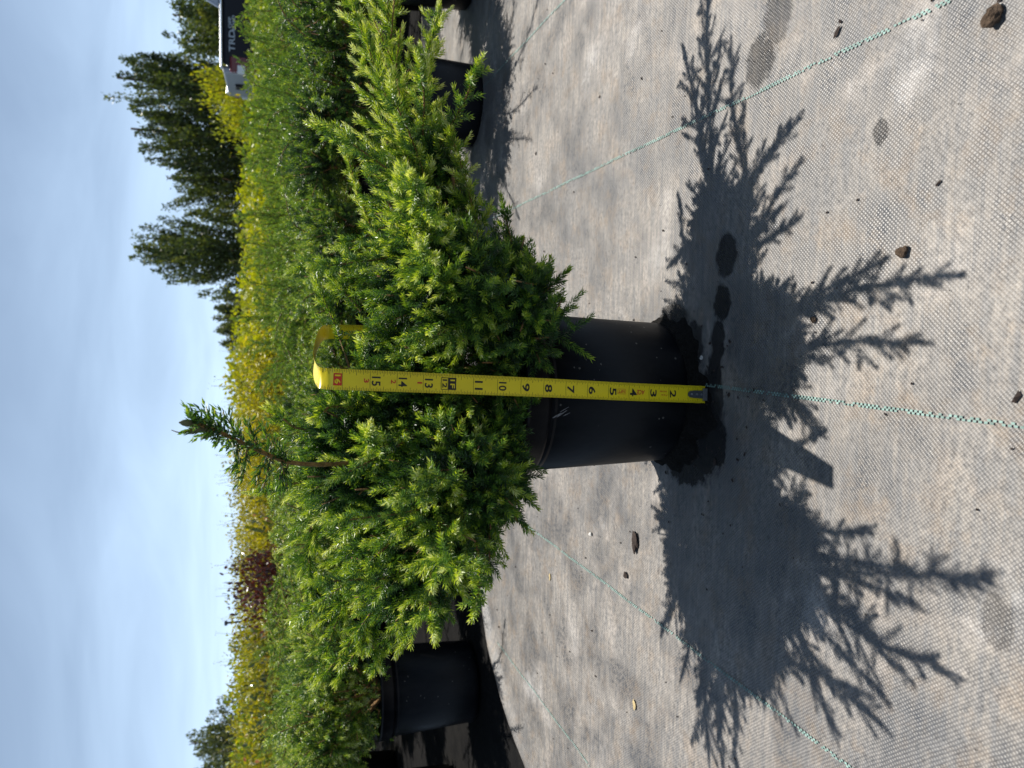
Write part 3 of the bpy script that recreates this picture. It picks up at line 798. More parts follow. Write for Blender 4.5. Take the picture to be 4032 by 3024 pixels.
def leafy_variant(seed, height, radius, stems, per, size, mat, aspect=0.5, wisps=6, lean=0.35):
    rng = np.random.RandomState(seed); P, D, t, wood, sz = [], [], [], [], []
    for k in range(stems + wisps):
        a = rng.uniform(0, 6.283); l = rng.uniform(0, lean); wis = k >= stems
        h = height * (rng.uniform(1.02, 1.22) if wis else rng.uniform(0.72, 1.0))
        e = np.array([math.cos(a) * radius * rng.uniform(0.2, 1.0), math.sin(a) * radius * rng.uniform(0.2, 1.0), h])
        q = catmull([(0.04 * math.cos(a), 0.04 * math.sin(a), 0), (e[0] * 0.7, e[1] * 0.7, h * 0.45), e], 14)
        wood.append((q, 0.0022, 0.0007))
        base_t = rng.normal(0.5, 0.16)
        for j in range(per if not wis else per // 4):
            u = rng.uniform(0.15, 1.0) ** 0.7
            p = q[min(13, int(u * 13.99))] + rng.normal(0, 0.012, 3)
            d = unit(rng.normal(0, 0.7, 3) + [math.cos(a) * 0.3, math.sin(a) * 0.3, 0.55])
            twig = rng.uniform(0, 0.085) if not wis else 0.0; sz.append(1.0 if not wis else 0.45)
            P.append(p + d * twig); D.append(unit(d + rng.normal(0, 0.5, 3))); t.append(base_t + rng.normal(0, 0.16))
    V, T, tv = leaves(P, D, size * np.array(sz), np.array(t), rng, aspect)
    fm = np_mesh('leaves', V, T, tv); fm.materials.append(mat)
    V, F = merge_vf([tube(q, a, b, 4, i) for i, (q, a, b) in enumerate(wood)])
    wm = py_mesh('stems', V, F, True); wm.materials.append(M_stem)
    return fm, wm

LV = {'lime': [leafy_variant(s, 0.62, 0.27, 62, 62, 0.029, M_lime, 0.6, 2) for s in (43, 44)], 'yellow': [leafy_variant(s, 0.62, 0.27, 62, 62, 0.029, M_yellow, 0.6, 2) for s in (41, 42)],
      'olive': [leafy_variant(s, 0.64, 0.24, 74, 74, 0.021, M_olive, 0.5, 4, 0.2) for s in (51, 52, 53)],
      'red': [leafy_variant(61, 0.56, 0.24, 60, 80, 0.024, M_red, 0.6, 0)],
      'gloss': [leafy_variant(s, 0.50, 0.26, 34, 34, 0.034, M_gloss, 0.5, 0) for s in (71, 72)]}
def place_leafy(name, x, y, kind, v, sc, scz, rz, label, cat, group=None):
    r = empty(name, (x, y, ground_z(y)), rz); r.scale = (sc, sc, scz)
    tag(r, label, cat, group)
    fm, wm = LV[kind][v]
    link('foliage', fm, r)['kind'] = 'stuff'; link('stems', wm, r)
    return r

rs = random.Random(5)
place_leafy('barberry_shrub', -0.84, 3.36, 'red', 0, 0.72, 1.0, 0.3, 'dark purple-red leafy shrub among yellow-green ones beyond the junipers', 'shrub')
place_leafy('broadleaf_shrub', -0.60, 3.52, 'gloss', 1, 0.8, 0.95, 1.3, 'dull glossy-leaved shrub just beside the purple-red one', 'shrub')
place_leafy('broadleaf_shrub', -1.18, 3.66, 'gloss', 0, 1.0, 1.05, 2.3, 'shiny broad-leaved green shrub near the photo\'s bottom edge, nearer the purple-red one', 'shrub')
place_leafy('broadleaf_shrub', -1.58, 3.62, 'gloss', 1, 1.0, 1.02, 0.9, 'shiny broad-leaved green shrub at the photo\'s bottom edge', 'shrub')
hedge = [(4.05, 0.40, 'first'), (4.75, 0.42, 'second'), (5.5, 0.46, 'third'), (6.3, 0.50, 'fourth')]
for (y, st, nm) in hedge:
    half = 0.52 * y; x = -half + rs.uniform(0, 0.1); i = 0
    while x < half:
        ratio = x / y
        kind = 'yellow' if ratio > 0.03 + rs.uniform(-0.06, 0.06) else 'olive'
        if kind == 'olive' and rs.random() < 0.12: kind = 'yellow'
        if kind == 'yellow' and (ratio > 0.24 or rs.random() < 0.3): kind = 'lime'
        top = 0.475 + (0.029 if ratio < 0.07 else 0.016 if ratio < 0.25 else 0.013) * y + rs.uniform(-0.015, 0.012)
        if ratio > 0.33: top -= 0.02
        hz = (top - ground_z(y)) / (0.64 if kind == 'olive' else 0.62)
        nmk = 'upright_shrub' if kind == 'olive' else 'spirea_shrub'
        adj = {'yellow': 'bright yellow-leaved', 'lime': 'lime green leafy', 'olive': 'olive yellow-green twiggy'}[kind]
        place_leafy(nmk, x, y + rs.uniform(-0.1, 0.1), kind, rs.randrange(len(LV[kind])), rs.uniform(0.95, 1.15), hz, rs.uniform(0, 6.28),
                    '%s shrub, %s from photo bottom in the %s hedge row' % (adj, ORD[min(i, 15)], nm), 'shrub', 'leafy shrubs in rows beyond the junipers')
        x += st * rs.uniform(0.9, 1.1); i += 1
place_leafy('spirea_shrub', 2.28, 7.0, 'yellow', 0, 0.85, (0.86 - ground_z(7.0)) / 0.66, 1.0, 'tall yellow shrub rising in front of the dark trees beside the truck\'s tailgate', 'shrub')
place_leafy('spirea_shrub', 3.72, 10.4, 'yellow', 1, 1.2, (1.22 - ground_z(10.4)) / 0.66, 2.0, 'tall yellow shrub behind the truck against the dark trees', 'shrub')

V, F = tube([(-1.75, 6.0, -0.006), (-1.752, 6.0, 0.35), (-1.748, 6.0, 0.73)], 0.008, 0.008, 6)
V2, F2 = box_vf(-1.765, -1.735, 5.99, 6.01, 0.722, 0.742)
tag(link('stake', py_mesh('stake', *merge_vf([(V, F), (V2, F2)])), None, M_bark), 'thin dark stake poking above the olive shrubs into the sky', 'stake')

# ------------------------------------------------------------------ trees beyond
def tree(label, x, y, top, halfw, seed, mat, lsize=0.075, n=7000, group='trees beyond the shrubs', limbs=80):
    rng = np.random.RandomState(seed); z0 = ground_z(y); H = top - z0
    root = empty('leafy_tree', (x, y, z0)); tag(root, label, 'tree', group)
    wood = [(catmull([(0, 0, 0), (0.04 * H * rng.uniform(-1, 1), 0.03, H * 0.4), (0.03 * rng.uniform(-1, 1), 0, H * 0.9)], 10), 0.022 * H, 0.006 * H)]
    P, D, t = [], [], []
    per = n // limbs
    for k in range(limbs):
        u = (k + rng.uniform(0, 1)) / limbs
        zb = H * (0.02 + 0.66 * u); a = k * 2.4 + rng.uniform(-0.4, 0.4)
        reach = halfw * (1.55 - 1.12 * u ** 1.4) * rng.uniform(0.3, 1.25)
        rise = H * rng.uniform(0.14, 0.30)
        e = np.array([math.cos(a) * reach, math.sin(a) * reach, min(zb + rise, H * rng.uniform(0.80, 1.0))])
        q = catmull([(0, 0, zb), (e[0] * 0.75, e[1] * 0.75, zb + (e[2] - zb) * 0.30), e], 16)
        wood.append((q, 0.006 * H * (1.2 - u), 0.0015 * H))
        bt = rng.normal(0.42, 0.16)
        s = rng.uniform(0.12, 1.0, per)
        p = q[np.minimum(15, (s * 15.99).astype(int))]
        wdt = 0.022 + 0.105 * halfw * (1 - s) ** 0.6
        off = rng.normal(0, 1, (per, 3)) * wdt[:, None] * [0.9, 0.9, 1.1]
        P.append(p + off); dd = unit(rng.normal(0, 0.6, (per, 3)) + unit(e - q[8]) * 1.0); D.append(dd)
        t.append(np.clip(bt + rng.normal(0, 0.15, per), 0, 1))
    V, T, tv = leaves(np.vstack(P), np.vstack(D), lsize, np.concatenate(t), rng, 0.5)
    link('crown', np_mesh('crown', V, T, tv), root, mat)['kind'] = 'stuff'
    V, F = merge_vf([tube(q, a, b, 6, i) for i, (q, a, b) in enumerate(wood)])
    link('trunk', py_mesh('trunk', V, F, True), root, M_trunk)
    return root
tree('olive-green tree at the photo\'s top edge right behind the truck', 7.5, 17.0, 2.5, 1.15, 1, M_tree, 0.075, 19200)
tree('dark tall tree with two spires, second from the photo\'s top edge', 6.85, 19.0, 4.0, 1.0, 2, M_tree, 0.075, 21600)
tree('dark tree in the middle of the clump, third from the photo\'s top edge', 6.0, 20.0, 3.85, 1.0, 3, M_tree, 0.075, 21600)
tree('dark lower tree at the inner end of the clump beyond the yellow shrubs', 5.15, 21.0, 3.1, 1.15, 4, M_tree, 0.075, 19200)
tree('separate dark bushy tree standing apart below the clump, pale sky on both sides', 3.2, 20.0, 3.65, 0.95, 5, M_tree, 0.075, 26400)
tree('small hazy pale-green tree just below the separate dark tree', 3.2, 40.0, 2.9, 1.8, 6, M_tree_far, 0.16, 14000)
tree('grey-green tree at the photo\'s bottom edge on the skyline', -10.4, 24.0, 2.75, 1.15, 7, M_tree_far, 0.10, 8000)
tree('lower grey-green tree in the photo\'s bottom corner of the skyline', -11.9, 25.0, 2.3, 1.3, 8, M_tree_far, 0.10, 7000)
tree('low dark hedge tree behind the truck bed', 8.2, 16.0, 1.9, 1.3, 9, M_tree, 0.075, 16800)

# far pale hoop house between the shrubs and the small hazy tree
M_white = plain_mat('white_film', (0.75, 0.76, 0.76), 0.6, 0.4)
V, F = [], []
for j in range(11):
    for xx in (3.6, 7.2):
        a = math.pi * j / 10; V.append((xx, 44 - 1.6 * math.cos(a), ground_z(44) + 1.75 * math.sin(a)))
for j in range(10): F.append((2 * j, 2 * j + 1, 2 * j + 3, 2 * j + 2))
F.append(tuple(range(0, 22, 2))); F.append(tuple(range(21, 0, -2)))
tag(link('hoop_house', py_mesh('hoop_house', V, F), None, M_white), 'low white plastic hoop house far off under the small hazy tree', 'greenhouse')

# ------------------------------------------------------------------ pickup truck
M_paint = plain_mat('dark_navy_paint', (0.006, 0.007, 0.013), 0.4, 0.22, coat=0.0)
M_chrome = plain_mat('rail_metal', (0.75, 0.77, 0.8), 0.25, 0.5, 0.9)
M_grey = plain_mat('grey_paint_sky_sheen', (0.26, 0.285, 0.34), 0.35, 0.5, 0.3, coat=0.5)  # sky reflection on the dark tailgate put into its colour; bar simply grey
M_glass = plain_mat('dark_glass', (0.02, 0.025, 0.03), 0.05, 0.6)
M_tire = plain_mat('tire_rubber', (0.015, 0.015, 0.016), 0.8, 0.3)
M_redlens = plain_mat('red_lens', (0.14, 0.008, 0.012), 0.2, 0.4)
M_whitelens = plain_mat('white_lens', (0.75, 0.77, 0.8), 0.15, 0.5)
M_decal = plain_mat('silver_decal', (0.42, 0.47, 0.54), 0.5, 0.4)
truck = empty('pickup_truck', (3.136, 8.30, -0.326), math.atan2(-0.181, 0.983))
tag(truck, 'dark pickup truck parked behind the yellow shrubs at the photo\'s top edge', 'pickup truck')
def tpart(name, V, F, mat, parent=truck, bevel=0.0):
    me = py_mesh(name, V, F); o = link(name, me, parent, mat)
    if bevel:
        b = o.modifiers.new('bevel', 'BEVEL'); b.width = bevel; b.segments = 3; b.limit_method = 'ANGLE'
        me.polygons.foreach_set('use_smooth', np.ones(len(me.polygons), bool))
        w = o.modifiers.new('wn', 'WEIGHTED_NORMAL'); w.keep_sharp = True
    return o
def prism(outline, y0, y1):
    n = len(outline)
    V = [(x, y0, z) for x, z in outline] + [(x, y1, z) for x, z in outline]
    F = [tuple(range(n)), tuple(range(2 * n - 1, n - 1, -1))] + [(i + n, (i + 1) % n + n, (i + 1) % n, i) for i in range(n)]
    return V, F
def arch(cx, r=0.44, n=12): return [(cx + r * math.cos(math.pi * k / n), 0.36 + r * math.sin(math.pi * k / n)) for k in range(n + 1)]
bed = [(0.10, 1.185), (0.085, 0.85), (0.06, 0.50), (0.62, 0.42)] + arch(1.12)[::-1] + [(1.85, 0.36), (1.85, 1.185)]
tpart('bed_side', *prism(bed, 0.0, 0.10), M_paint, bevel=0.03)
tpart('bed_side', *prism(bed, 1.53, 1.63), M_paint, bevel=0.03)
tpart('bed_floor', *box_vf(0.10, 1.85, 0.10, 1.53, 0.62, 0.68), M_paint)
tpart('bed_front', *box_vf(1.80, 1.87, 0.10, 1.53, 0.68, 1.18), M_paint)
for y0 in (0.0, 1.53): tpart('bed_rail', *box_vf(0.06, 1.86, y0 - 0.006, y0 + 0.106, 1.188, 1.212), M_chrome, bevel=0.008)
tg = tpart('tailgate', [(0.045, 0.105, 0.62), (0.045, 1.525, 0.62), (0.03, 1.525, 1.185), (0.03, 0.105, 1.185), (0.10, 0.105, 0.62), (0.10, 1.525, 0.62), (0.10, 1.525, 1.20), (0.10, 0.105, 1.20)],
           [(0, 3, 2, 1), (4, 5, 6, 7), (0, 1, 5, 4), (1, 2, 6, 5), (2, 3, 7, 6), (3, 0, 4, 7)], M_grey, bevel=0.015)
tpart('handle', *box_vf(0.012, 0.034, 0.70, 0.93, 1.00, 1.09), M_tire, tg, bevel=0.008)
for y0, y1 in ((-0.012, 0.095), (1.535, 1.642)):
    tl = tpart('tail_light', *box_vf(0.028, 0.18, y0, y1, 0.80, 1.12), M_redlens, bevel=0.02)
    tpart('reverse_lens', *box_vf(0.020, 0.10, y0 - 0.003, y1 - 0.01, 0.97, 1.05), M_whitelens, tl, bevel=0.01)
tpart('rear_bumper', *box_vf(-0.08, 0.10, 0.03, 1.60, 0.40, 0.58), M_chrome, bevel=0.03)
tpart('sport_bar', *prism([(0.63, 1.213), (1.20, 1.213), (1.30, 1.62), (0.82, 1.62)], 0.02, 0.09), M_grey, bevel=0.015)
cab = [(1.90, 0.36), (3.60, 0.34)] + arch(4.35)[::-1] + [(4.95, 0.40), (5.02, 0.75), (4.92, 1.02), (3.75, 1.14), (3.15, 1.68), (2.15, 1.72), (1.92, 1.18)]
cb = tpart('cab', *prism(cab, 0.0, 1.63), M_paint, bevel=0.04)
for y0, y1 in ((-0.004, 0.002), (1.628, 1.634)): tpart('side_window', *prism([(2.08, 1.20), (3.55, 1.18), (3.12, 1.60), (2.25, 1.63)], y0, y1), M_glass, cb)
for cx in (1.12, 4.35):
    for yy, sgn in ((0.02, 1), (1.61, -1)):
        prof = [(0.20, -0.10), (0.36, -0.11), (0.385, -0.07), (0.385, 0.07), (0.36, 0.11), (0.20, 0.10)]
        V, F = lathe(prof, 40); V = [(cx + x, yy + sgn * (0.11 + z), 0.385 + y) for x, y, z in V]
        w = tpart('wheel', V, F, M_tire)
        V, F = lathe([(0.0, -0.04), (0.06, -0.06), (0.08, -0.03), (0.17, -0.05), (0.21, -0.09), (0.215, 0.09)], 40); V = [(cx + x, yy + sgn * (0.11 + z), 0.385 + y) for x, y, z in V]
        tpart('wheel_rim', V, F, M_chrome, w)

# ------------------------------------------------------------------ lettering helper
def text_vf(body, size=1.0, bold=0.0, sx=1.0, shear=0.0):
    cu = bpy.data.curves.new('lettering', 'FONT'); cu.body = body; cu.size = size; cu.offset = bold
    cu.align_x = 'CENTER'; cu.align_y = 'CENTER'; cu.resolution_u = 3
    o = bpy.data.objects.new('lettering', cu); C.objects.link(o)
    dg = bpy.context.evaluated_depsgraph_get(); dg.update()
    me = o.evaluated_get(dg).to_mesh()
    V = np.array([tuple(v.co) for v in me.vertices]); F = [tuple(p.vertices) for p in me.polygons]
    o.evaluated_get(dg).to_mesh_clear()
    bpy.data.objects.remove(o); bpy.data.curves.remove(cu)
    if len(V):
        V[:, 1] -= (V[:, 1].max() + V[:, 1].min()) / 2
        V[:, 0] -= (V[:, 0].max() + V[:, 0].min()) / 2
        V[:, 0] = V[:, 0] * sx + shear * V[:, 1]
    return V, F

def decal(body, x, z, size, sx):
    V, F = text_vf(body, size, 0.0012, sx)
    return [(x + a, -0.0035, z + b) for a, b, _ in V], F
tpart('decal', *merge_vf([decal('TRD', 0.325, 1.098, 0.080, 1.35), decal('OFF', 0.495, 1.115, 0.040, 1.5), decal('ROAD', 0.495, 1.080, 0.040, 1.3)]), M_decal)['label'] = 'silver TRD OFF ROAD lettering on the bed side'

# ------------------------------------------------------------------ the tape measure
IN = 0.0254
TAPE = [(-0.012, 0.752, 0.003), (-0.0085, 0.7423, 0.10), (-0.004, 0.7313, 0.20), (0.000, 0.7205, 0.30), (0.0038, 0.7095, 0.40), (0.0043, 0.7068, 0.414),
        (0.0050, 0.7100, 0.4225), (0.0070, 0.720, 0.4268), (0.020, 0.79, 0.4260), (0.040, 0.90, 0.4170), (0.058, 0.99, 0.4070), (0.0668, 1.040, 0.3985), (0.0690, 1.050, 0.3940), (0.0700, 1.055, 0.385),
        (0.0705, 1.058, 0.34), (0.071, 1.060, 0.25), (0.072, 1.064, 0.12), (0.072, 1.066, 0.004)]
TP = catmull(TAPE, 900)
TS = np.concatenate([[0], np.cumsum(np.linalg.norm(np.diff(TP, axis=0), axis=1))])
TT = unit(np.gradient(TP, axis=0))
Wx = np.array([1.0, 0.02, 0.0])
TW = unit(Wx - TT * (TT @ Wx)[:, None]); TN = np.cross(TW, TT)
HALF = 0.0095
def tape_pt(s, w, h):
    s = np.asarray(s, float); w = np.asarray(w, float)
    g = lambda A: np.stack([np.interp(s, TS, A[:, j]) for j in range(3)], -1)
    flat = np.interp(s, [0, 0.40, 0.415, 0.45, 0.76, 0.79, 0.9], [1, 1, 0.3, 0.8, 0.8, 0.2, 1])
    return g(TP) + unit(g(TW)) * w[..., None] + unit(g(TN)) * (h + flat * 0.0015 * (w / HALF) ** 2)[..., None]
def tape_material():
    mt, nt, N, L, bs = new_mat('yellow_tape')
    tcn = N.new('ShaderNodeTexCoord')
    f = noise_node(N, L, tcn.outputs['Object'], 40, 5)
    L.new(ramp_node(N, L, f, [(0.3, (0.76, 0.60, 0.010)), (0.7, (0.82, 0.66, 0.012))]), bs.inputs['Base Color'])
    bs.inputs['Roughness'].default_value = 0.33
    tr = N.new('ShaderNodeBsdfTranslucent'); tr.inputs['Color'].default_value = (0.7, 0.55, 0.02, 1)
    mx = N.new('ShaderNodeMixShader'); mx.inputs[0].default_value = 0.08
    L.new(bs.outputs[0], mx.inputs[1]); L.new(tr.outputs[0], mx.inputs[2]); L.new(mx.outputs[0], N['Material Output'].inputs['Surface'])
    return mt
M_tape = tape_material()
M_black = plain_mat('black_print', (0.012, 0.011, 0.010), 0.5, 0.4)
M_tick = plain_mat('tick_print', (0.06, 0.04, 0.008), 0.5, 0.4)
M_redp = plain_mat('red_print', (0.55, 0.03, 0.015), 0.5, 0.4)
M_steel = plain_mat('steel_hook', (0.55, 0.56, 0.58), 0.3, 0.5, 0.9, nscale=200, namp=0.2)
M_hookdark = plain_mat('dark_steel', (0.10, 0.115, 0.13), 0.4, 0.5, 0.6)
tape = empty('tape_measure', (-0.012, 0.752, 0.0))
tag(tape, 'yellow steel tape measure standing on its hook and bent over the juniper', 'tape measure')
def tlink(name, V, F, mat, smooth=False, parent=tape):
    V = np.asarray(V, float) - np.array([-0.012, 0.752, 0.0])
    return link(name, py_mesh(name, V.tolist(), F, smooth), parent, mat)
ns, nwid = 420, 9
S = np.linspace(0.003, TS[-1], ns); Wd = np.linspace(-HALF, HALF, nwid)
SS, WW = np.meshgrid(S, Wd, indexing='ij')
top = tape_pt(SS.ravel(), WW.ravel(), 0.0001).reshape(-1, 3); bot = tape_pt(SS.ravel(), WW.ravel(), -0.0001).reshape(-1, 3)
F = [(i * nwid + j, i * nwid + j + 1, (i + 1) * nwid + j + 1, (i + 1) * nwid + j) for i in range(ns - 1) for j in range(nwid - 1)]
o = ns * nwid
F2 = [tuple(q + o for q in f[::-1]) for f in F]
blade = tlink('blade', np.vstack([top, bot]), F + F2, M_tape, True)
# graduations
def strip(s0, s1, w0, w1, h, n=3):
    ws = np.linspace(w0, w1, n)
    V = np.concatenate([tape_pt(np.full(n, s0), ws, h), tape_pt(np.full(n, s1), ws, h)])
    return V.tolist(), [(i, i + 1, n + i + 1, n + i) for i in range(n - 1)]
parts = []
for k in range(3, int(17.6 * 16)):
    s = k * IN / 16; wd = 0.00017
    if k % 16 == 0: parts.append(strip(s - wd, s + wd, -HALF, HALF, 0.00035, 7)); continue
    ln = 0.0052 if k % 8 == 0 else 0.0042 if k % 4 == 0 else 0.0033 if k % 2 == 0 else 0.0025
    parts.append(strip(s - wd, s + wd, HALF - ln, HALF, 0.00035)); parts.append(strip(s - wd, s + wd, -HALF, -HALF + ln * 0.85, 0.00035))
for k in range(int(30.6 * 16), int(34 * 16)):
    s = k * IN / 16; wd = 0.00017
    ln = 0.019 if k % 16 == 0 else 0.0052 if k % 8 == 0 else 0.0038 if k % 2 == 0 else 0.003
    parts.append(strip(s - wd, s + wd, HALF - ln, HALF, -0.0004, 5))
tlink('graduations', *merge_vf(parts), M_tick)['kind'] = 'stuff'
def across(body, s0, w0, height, width, h=0.0004, bold=0.018):        # digits whose tops point to the hook
    V, F = text_vf(body, 1.0, bold)
    V = V * [width / np.ptp(V[:, 0]), height / np.ptp(V[:, 1]), 1]
    return tape_pt(s0 - V[:, 1], w0 - V[:, 0], h).tolist(), F
def along(body, s0, w0, height, width, h=0.0004, bold=0.02, shear=0.0, back=False):
    V, F = text_vf(body, 1.0, bold, 1.0, shear)
    V = V * [width / np.ptp(V[:, 0]), height / np.ptp(V[:, 1]), 1]
    if back: return tape_pt(s0 + V[:, 0], w0 + V[:, 1], -h).tolist(), F
    return tape_pt(s0 + V[:, 0], w0 - V[:, 1], h).tolist(), F
for n in range(2, 16):
    if n == 12: continue
    tlink('number', *across(str(n), n * IN - 0.0056, -0.0004, 0.0082, 0.0080 if n < 10 else 0.0086), M_black)
def outline(s0, s1, w0, w1, t, h):
    return merge_vf([strip(s0, s0 + t, w0, w1, h, 5), strip(s1 - t, s1, w0, w1, h, 5), strip(s0 + t, s1 - t, w0, w0 + t, h), strip(s0 + t, s1 - t, w1 - t, w1, h)])
tlink('foot_mark', *merge_vf([strip(12 * IN - 0.0076, 12 * IN + 0.0000, -0.0058, 0.0058, 0.0005, 7), outline(12 * IN + 0.0003, 12 * IN + 0.0078, -0.0058, 0.0058, 0.0005, 0.0005)]), M_black)
tlink('number', *across('1F', 12 * IN - 0.0038, 0, 0.0046, 0.0082, 0.0007), M_tape)
tlink('number', *across('12', 12 * IN + 0.0040, 0, 0.0046, 0.0080, 0.0007), M_black)
for n in range(13, 17): tlink('foot_number', *across(str(n - 12), n * IN + 0.0034, -0.0002, 0.0046, 0.0038 if n > 13 else 0.0014, 0.0005), M_redp)
tlink('stud_mark', *strip(16 * IN - 0.0085 + 0.009, 16 * IN + 0.0085, -0.0055, 0.0055, 0.00045, 7), M_redp)
tlink('number', *across('16', 16 * IN + 0.0046, 0, 0.0058, 0.0085, 0.0007), M_tape)
tlink('brand_mark', *along('ACE', 3.42 * IN, 0.0, 0.0050, 0.0105, shear=0.25), M_redp)
tlink('length_mark', *merge_vf([outline(4.17 * IN, 4.55 * IN, -0.0027, 0.0027, 0.0003, 0.0004), along('16FT', 4.36 * IN, 0, 0.0030, 0.0076)]), M_redp)
tlink('unit_mark', *merge_vf([along('INCHES', 2.28 * IN, 0.0019, 0.0018, 0.0088, bold=0.01), along('FT & IN', 2.22 * IN, -0.0019, 0.0018, 0.0074, bold=0.01)]), M_redp)
tlink('number', *along('31', 31.25 * IN, -0.001, 0.0065, 0.0090, back=True), M_black)
tlink('number', *along('32', 32.2 * IN, -0.001, 0.0065, 0.0090, back=True), M_redp)
# hook and rivets
hp = [(0.0255, 0.0012), (0.0235, 0.0033), (0.018, 0.0041), (0.010, 0.0042), (0.004, 0.0046)]
out_l = [(s, -w) for s, w in hp]; out_r = [(s, w) for s, w in hp[::-1]]
ol = out_l + out_r
Vt = tape_pt(np.array([a for a, _ in ol]), np.array([b for _, b in ol]), 0.0022); Vb = tape_pt(np.array([a for a, _ in ol]), np.array([b for _, b in ol]), 0.0004)
n = len(ol)
hook = tlink('hook_plate', np.vstack([Vt, Vb]), [tuple(range(n)), tuple(range(2 * n - 1, n - 1, -1))] + [(i, i + n, (i + 1) % n + n, (i + 1) % n) for i in range(n)], M_hookdark)
for s in (0.0215, 0.0145, 0.0085):
    a = np.linspace(0, 2 * math.pi, 14, endpoint=False)
    V = np.vstack([tape_pt(s + 0.0013 * np.cos(a), 0.0013 * np.sin(a), 0.0022), tape_pt(s + 0.0011 * np.cos(a), 0.0011 * np.sin(a), 0.0028)])
    tlink('rivet', V, [tuple(range(14, 28))] + [(i, (i + 1) % 14, 14 + (i + 1) % 14, 14 + i) for i in range(14)], M_steel, parent=tape)
V, F = [], []
for s, h in ((0.0065, 0.0026), (0.0008, 0.0026), (0.0008, -0.0075), (0.0018, -0.0075), (0.0018, 0.0014), (0.0065, 0.0014)):
    for w in (-0.0068, 0.0068): V.append(tape_pt(np.array([s]), np.array([w * 0.6]), h)[0] + np.array([w * 0.4, 0, 0]))
for i in range(6):
    a, b = 2 * i, 2 * ((i + 1) % 6); F.append((a, a + 1, b + 1, b))
F += [(0, 2, 4, 6, 8, 10), (11, 9, 7, 5, 3, 1)]
tlink('hook', V, F, M_steel)

# ------------------------------------------------------------------ clods, chips and litter on the fabric
def clod(name, x, y, size, seed, mat, label, cat, squash=0.6, aspect=1.0, rz=0.0):
    rng = np.random.RandomState(seed); V, F = [], []
    nu, nv = 14, 9
    ph = rng.uniform(0, 6.28, 8); fr = rng.normal(0, 2.6, (8, 3))
    for j in range(nv):
        th = math.pi * (0.02 + 0.96 * j / (nv - 1))
        for i in range(nu):
            a = 2 * math.pi * i / nu
            d = np.array([math.sin(th) * math.cos(a), math.sin(th) * math.sin(a), math.cos(th)])
            r = 1 + 0.20 * sum(math.sin(fr[k] @ d + ph[k]) for k in range(8)) / 2.2 + rng.uniform(-0.09, 0.09)
            V.append((d[0] * r * size * aspect, d[1] * r * size, max(-0.35, d[2] * r) * size * squash + size * squash * 0.33))
    for j in range(nv - 1):
        for i in range(nu):
            F.append((j * nu + i, (j + 1) * nu + i, (j + 1) * nu + (i + 1) % nu, j * nu + (i + 1) % nu))
    F.append(tuple(range(nu))); F.append(tuple(range(nv * nu - 1, (nv - 1) * nu - 1, -1)))
    o = link(name, py_mesh(name, V, F), None, mat)
    o.location = (x, y, fabric_wave(x, y) + 0.0015); o.rotation_euler = (0, 0, rz)
    return tag(o, label, cat)
clod('soil_clod', 0.249, 0.396, 0.0068, 1, M_clod, 'large brown soil clod in the photo\'s top right corner on the fabric', 'soil clod', 0.75)
clod('soil_clod', 0.102, 0.474, 0.0050, 2, M_clod, 'brown soil clod on the fabric between two shadow fingers', 'soil clod', 0.6)
clod('bark_chip', -0.211, 0.927, 0.0068, 3, M_bark, 'black elongated bark chip lying at the shadow\'s edge on the fabric', 'bark chip', 0.4, 2.0, 0.2)
clod('bark_chip', -0.262, 0.955, 0.0035, 4, M_bark, 'small black bark chip beside the larger elongated one', 'bark chip', 0.5, 1.5, 1.2)
clod('soil_clod', 0.058, 0.578, 0.0028, 5, M_clod, 'tiny brown clod at the shadow tip above the teal thread', 'soil clod')
clod('bark_chip', 0.305, 0.548, 0.0018, 6, M_bark, 'thin dark splinter near the teal thread towards the photo\'s top edge', 'bark chip', 0.35, 3.0, 2.4)
clod('pebble', 0.030, 0.766, 0.0022, 7, plain_mat('pale_pebble', (0.4, 0.38, 0.35), 0.8), 'small pale pebble in the dark wet patch beside the tape hook', 'pebble', 0.7)
clod('pebble', -0.228, 1.075, 0.0030, 8, plain_mat('white_pebble', (0.6, 0.58, 0.54), 0.8), 'small white pebble on the sunlit fabric below the pot', 'pebble', 0.7)
clod('dry_leaf', -0.43, 0.93, 0.0032, 9, M_straw, 'pale dry leaf on the sunlit fabric near the photo\'s bottom edge', 'dry leaf', 0.18, 1.9, 0.3)
clod('dry_leaf', -0.335, 1.25, 0.0034, 10, M_straw, 'pale yellow dry leaf on the fabric below the juniper\'s spray', 'dry leaf', 0.18, 1.8, 0.1)
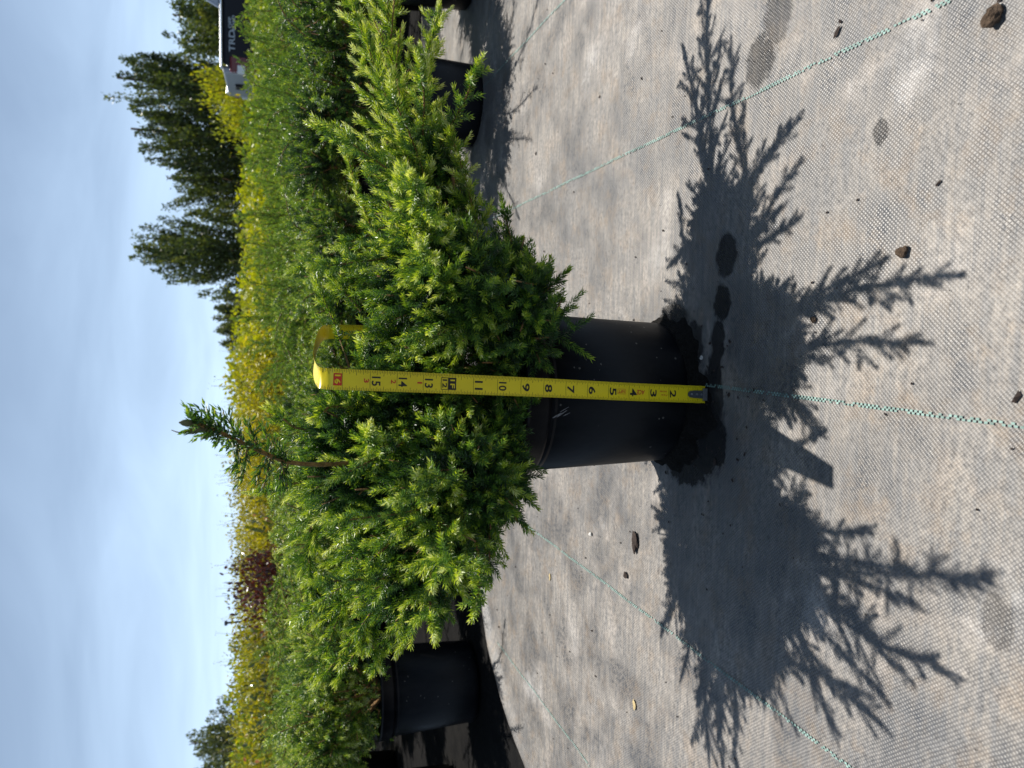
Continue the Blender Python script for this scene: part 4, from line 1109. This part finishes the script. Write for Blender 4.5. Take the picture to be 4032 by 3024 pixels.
# wet potting soil washed out round the foot of the pot
rng = np.random.RandomState(12); V, F = [], []
NA, NR = 90, 9
ph = rng.uniform(0, 6.28, 6)
for i in range(NA):
    a = math.radians(-205 + 235 * i / (NA - 1))
    w = 0.012 + 0.030 * math.exp(-((math.degrees(a) + 112) / 34) ** 2) + 0.010 * math.exp(-((math.degrees(a) + 45) / 22) ** 2)
    w *= 1 + 0.22 * math.sin(7 * a + ph[0]) + 0.18 * math.sin(15 * a + ph[1]) + 0.12 * math.sin(31 * a + ph[2])
    w *= min(1, 6 * i / NA, 6 * (NA - 1 - i) / NA)
    for j in range(NR):
        t = j / (NR - 1); r = 0.0845 + max(0.0015, w) * t
        x, y = POTX + r * math.cos(a), POTY + r * math.sin(a)
        z = fabric_wave(x, y) - 0.0004 + (0.0065 * (1 - t) ** 1.5 + 0.0012 * rng.rand() * (1 - t) + 0.001 * (1 - t)) * min(1, w / 0.015)
        V.append((x, y, z + 0.0016 * (1 - t)))
for i in range(NA - 1):
    for j in range(NR - 1):
        F.append((i * NR + j, i * NR + j + 1, (i + 1) * NR + j + 1, (i + 1) * NR + j))
tag(link('spilled_soil', py_mesh('spilled_soil', V, F, True), None, plain_mat('wet_soil', (0.008, 0.007, 0.006), 0.85, 0.15, nscale=220, namp=0.6, bump=1.0, bscale=420)), 'black wet soil washed out around the foot of the measured pot', 'soil')
# fine crumbs nobody could count
rng = np.random.RandomState(3); V, T = [], []
for k in range(340):
    x = rng.uniform(-0.7, 0.7); y = rng.uniform(0.36, 1.6)
    if k < 90: x, y = rng.normal(-0.02, 0.07), rng.normal(0.77, 0.05)
    if math.hypot(x - POTX, y - POTY) < 0.095: continue
    if x < edge_x(y) + 0.05: continue
    s = rng.uniform(0.0004, 0.0013) * (1.6 if rng.rand() < 0.08 else 1); z = fabric_wave(x, y) + 0.0012
    b = len(V); e = s * rng.uniform(0.8, 2.6); an = rng.uniform(0, 3.14); ca, sa = math.cos(an), math.sin(an)
    for px, py in ((-e, -s), (e, -s * rng.uniform(0.5, 1)), (e * rng.uniform(0.5, 1), s), (-e * rng.uniform(0.4, 1), s)):
        V.append((x + px * ca - py * sa, y + px * sa + py * ca, z))
    V.append((x, y, z + s * 1.1))
    T += [(b, b + 1, b + 4), (b + 1, b + 2, b + 4), (b + 2, b + 3, b + 4), (b + 3, b, b + 4)]
tag(link('soil_crumbs', np_mesh('soil_crumbs', V, T), None, M_bark), 'scattered dark soil crumbs and needles littering the grey fabric', 'litter', kind='stuff')
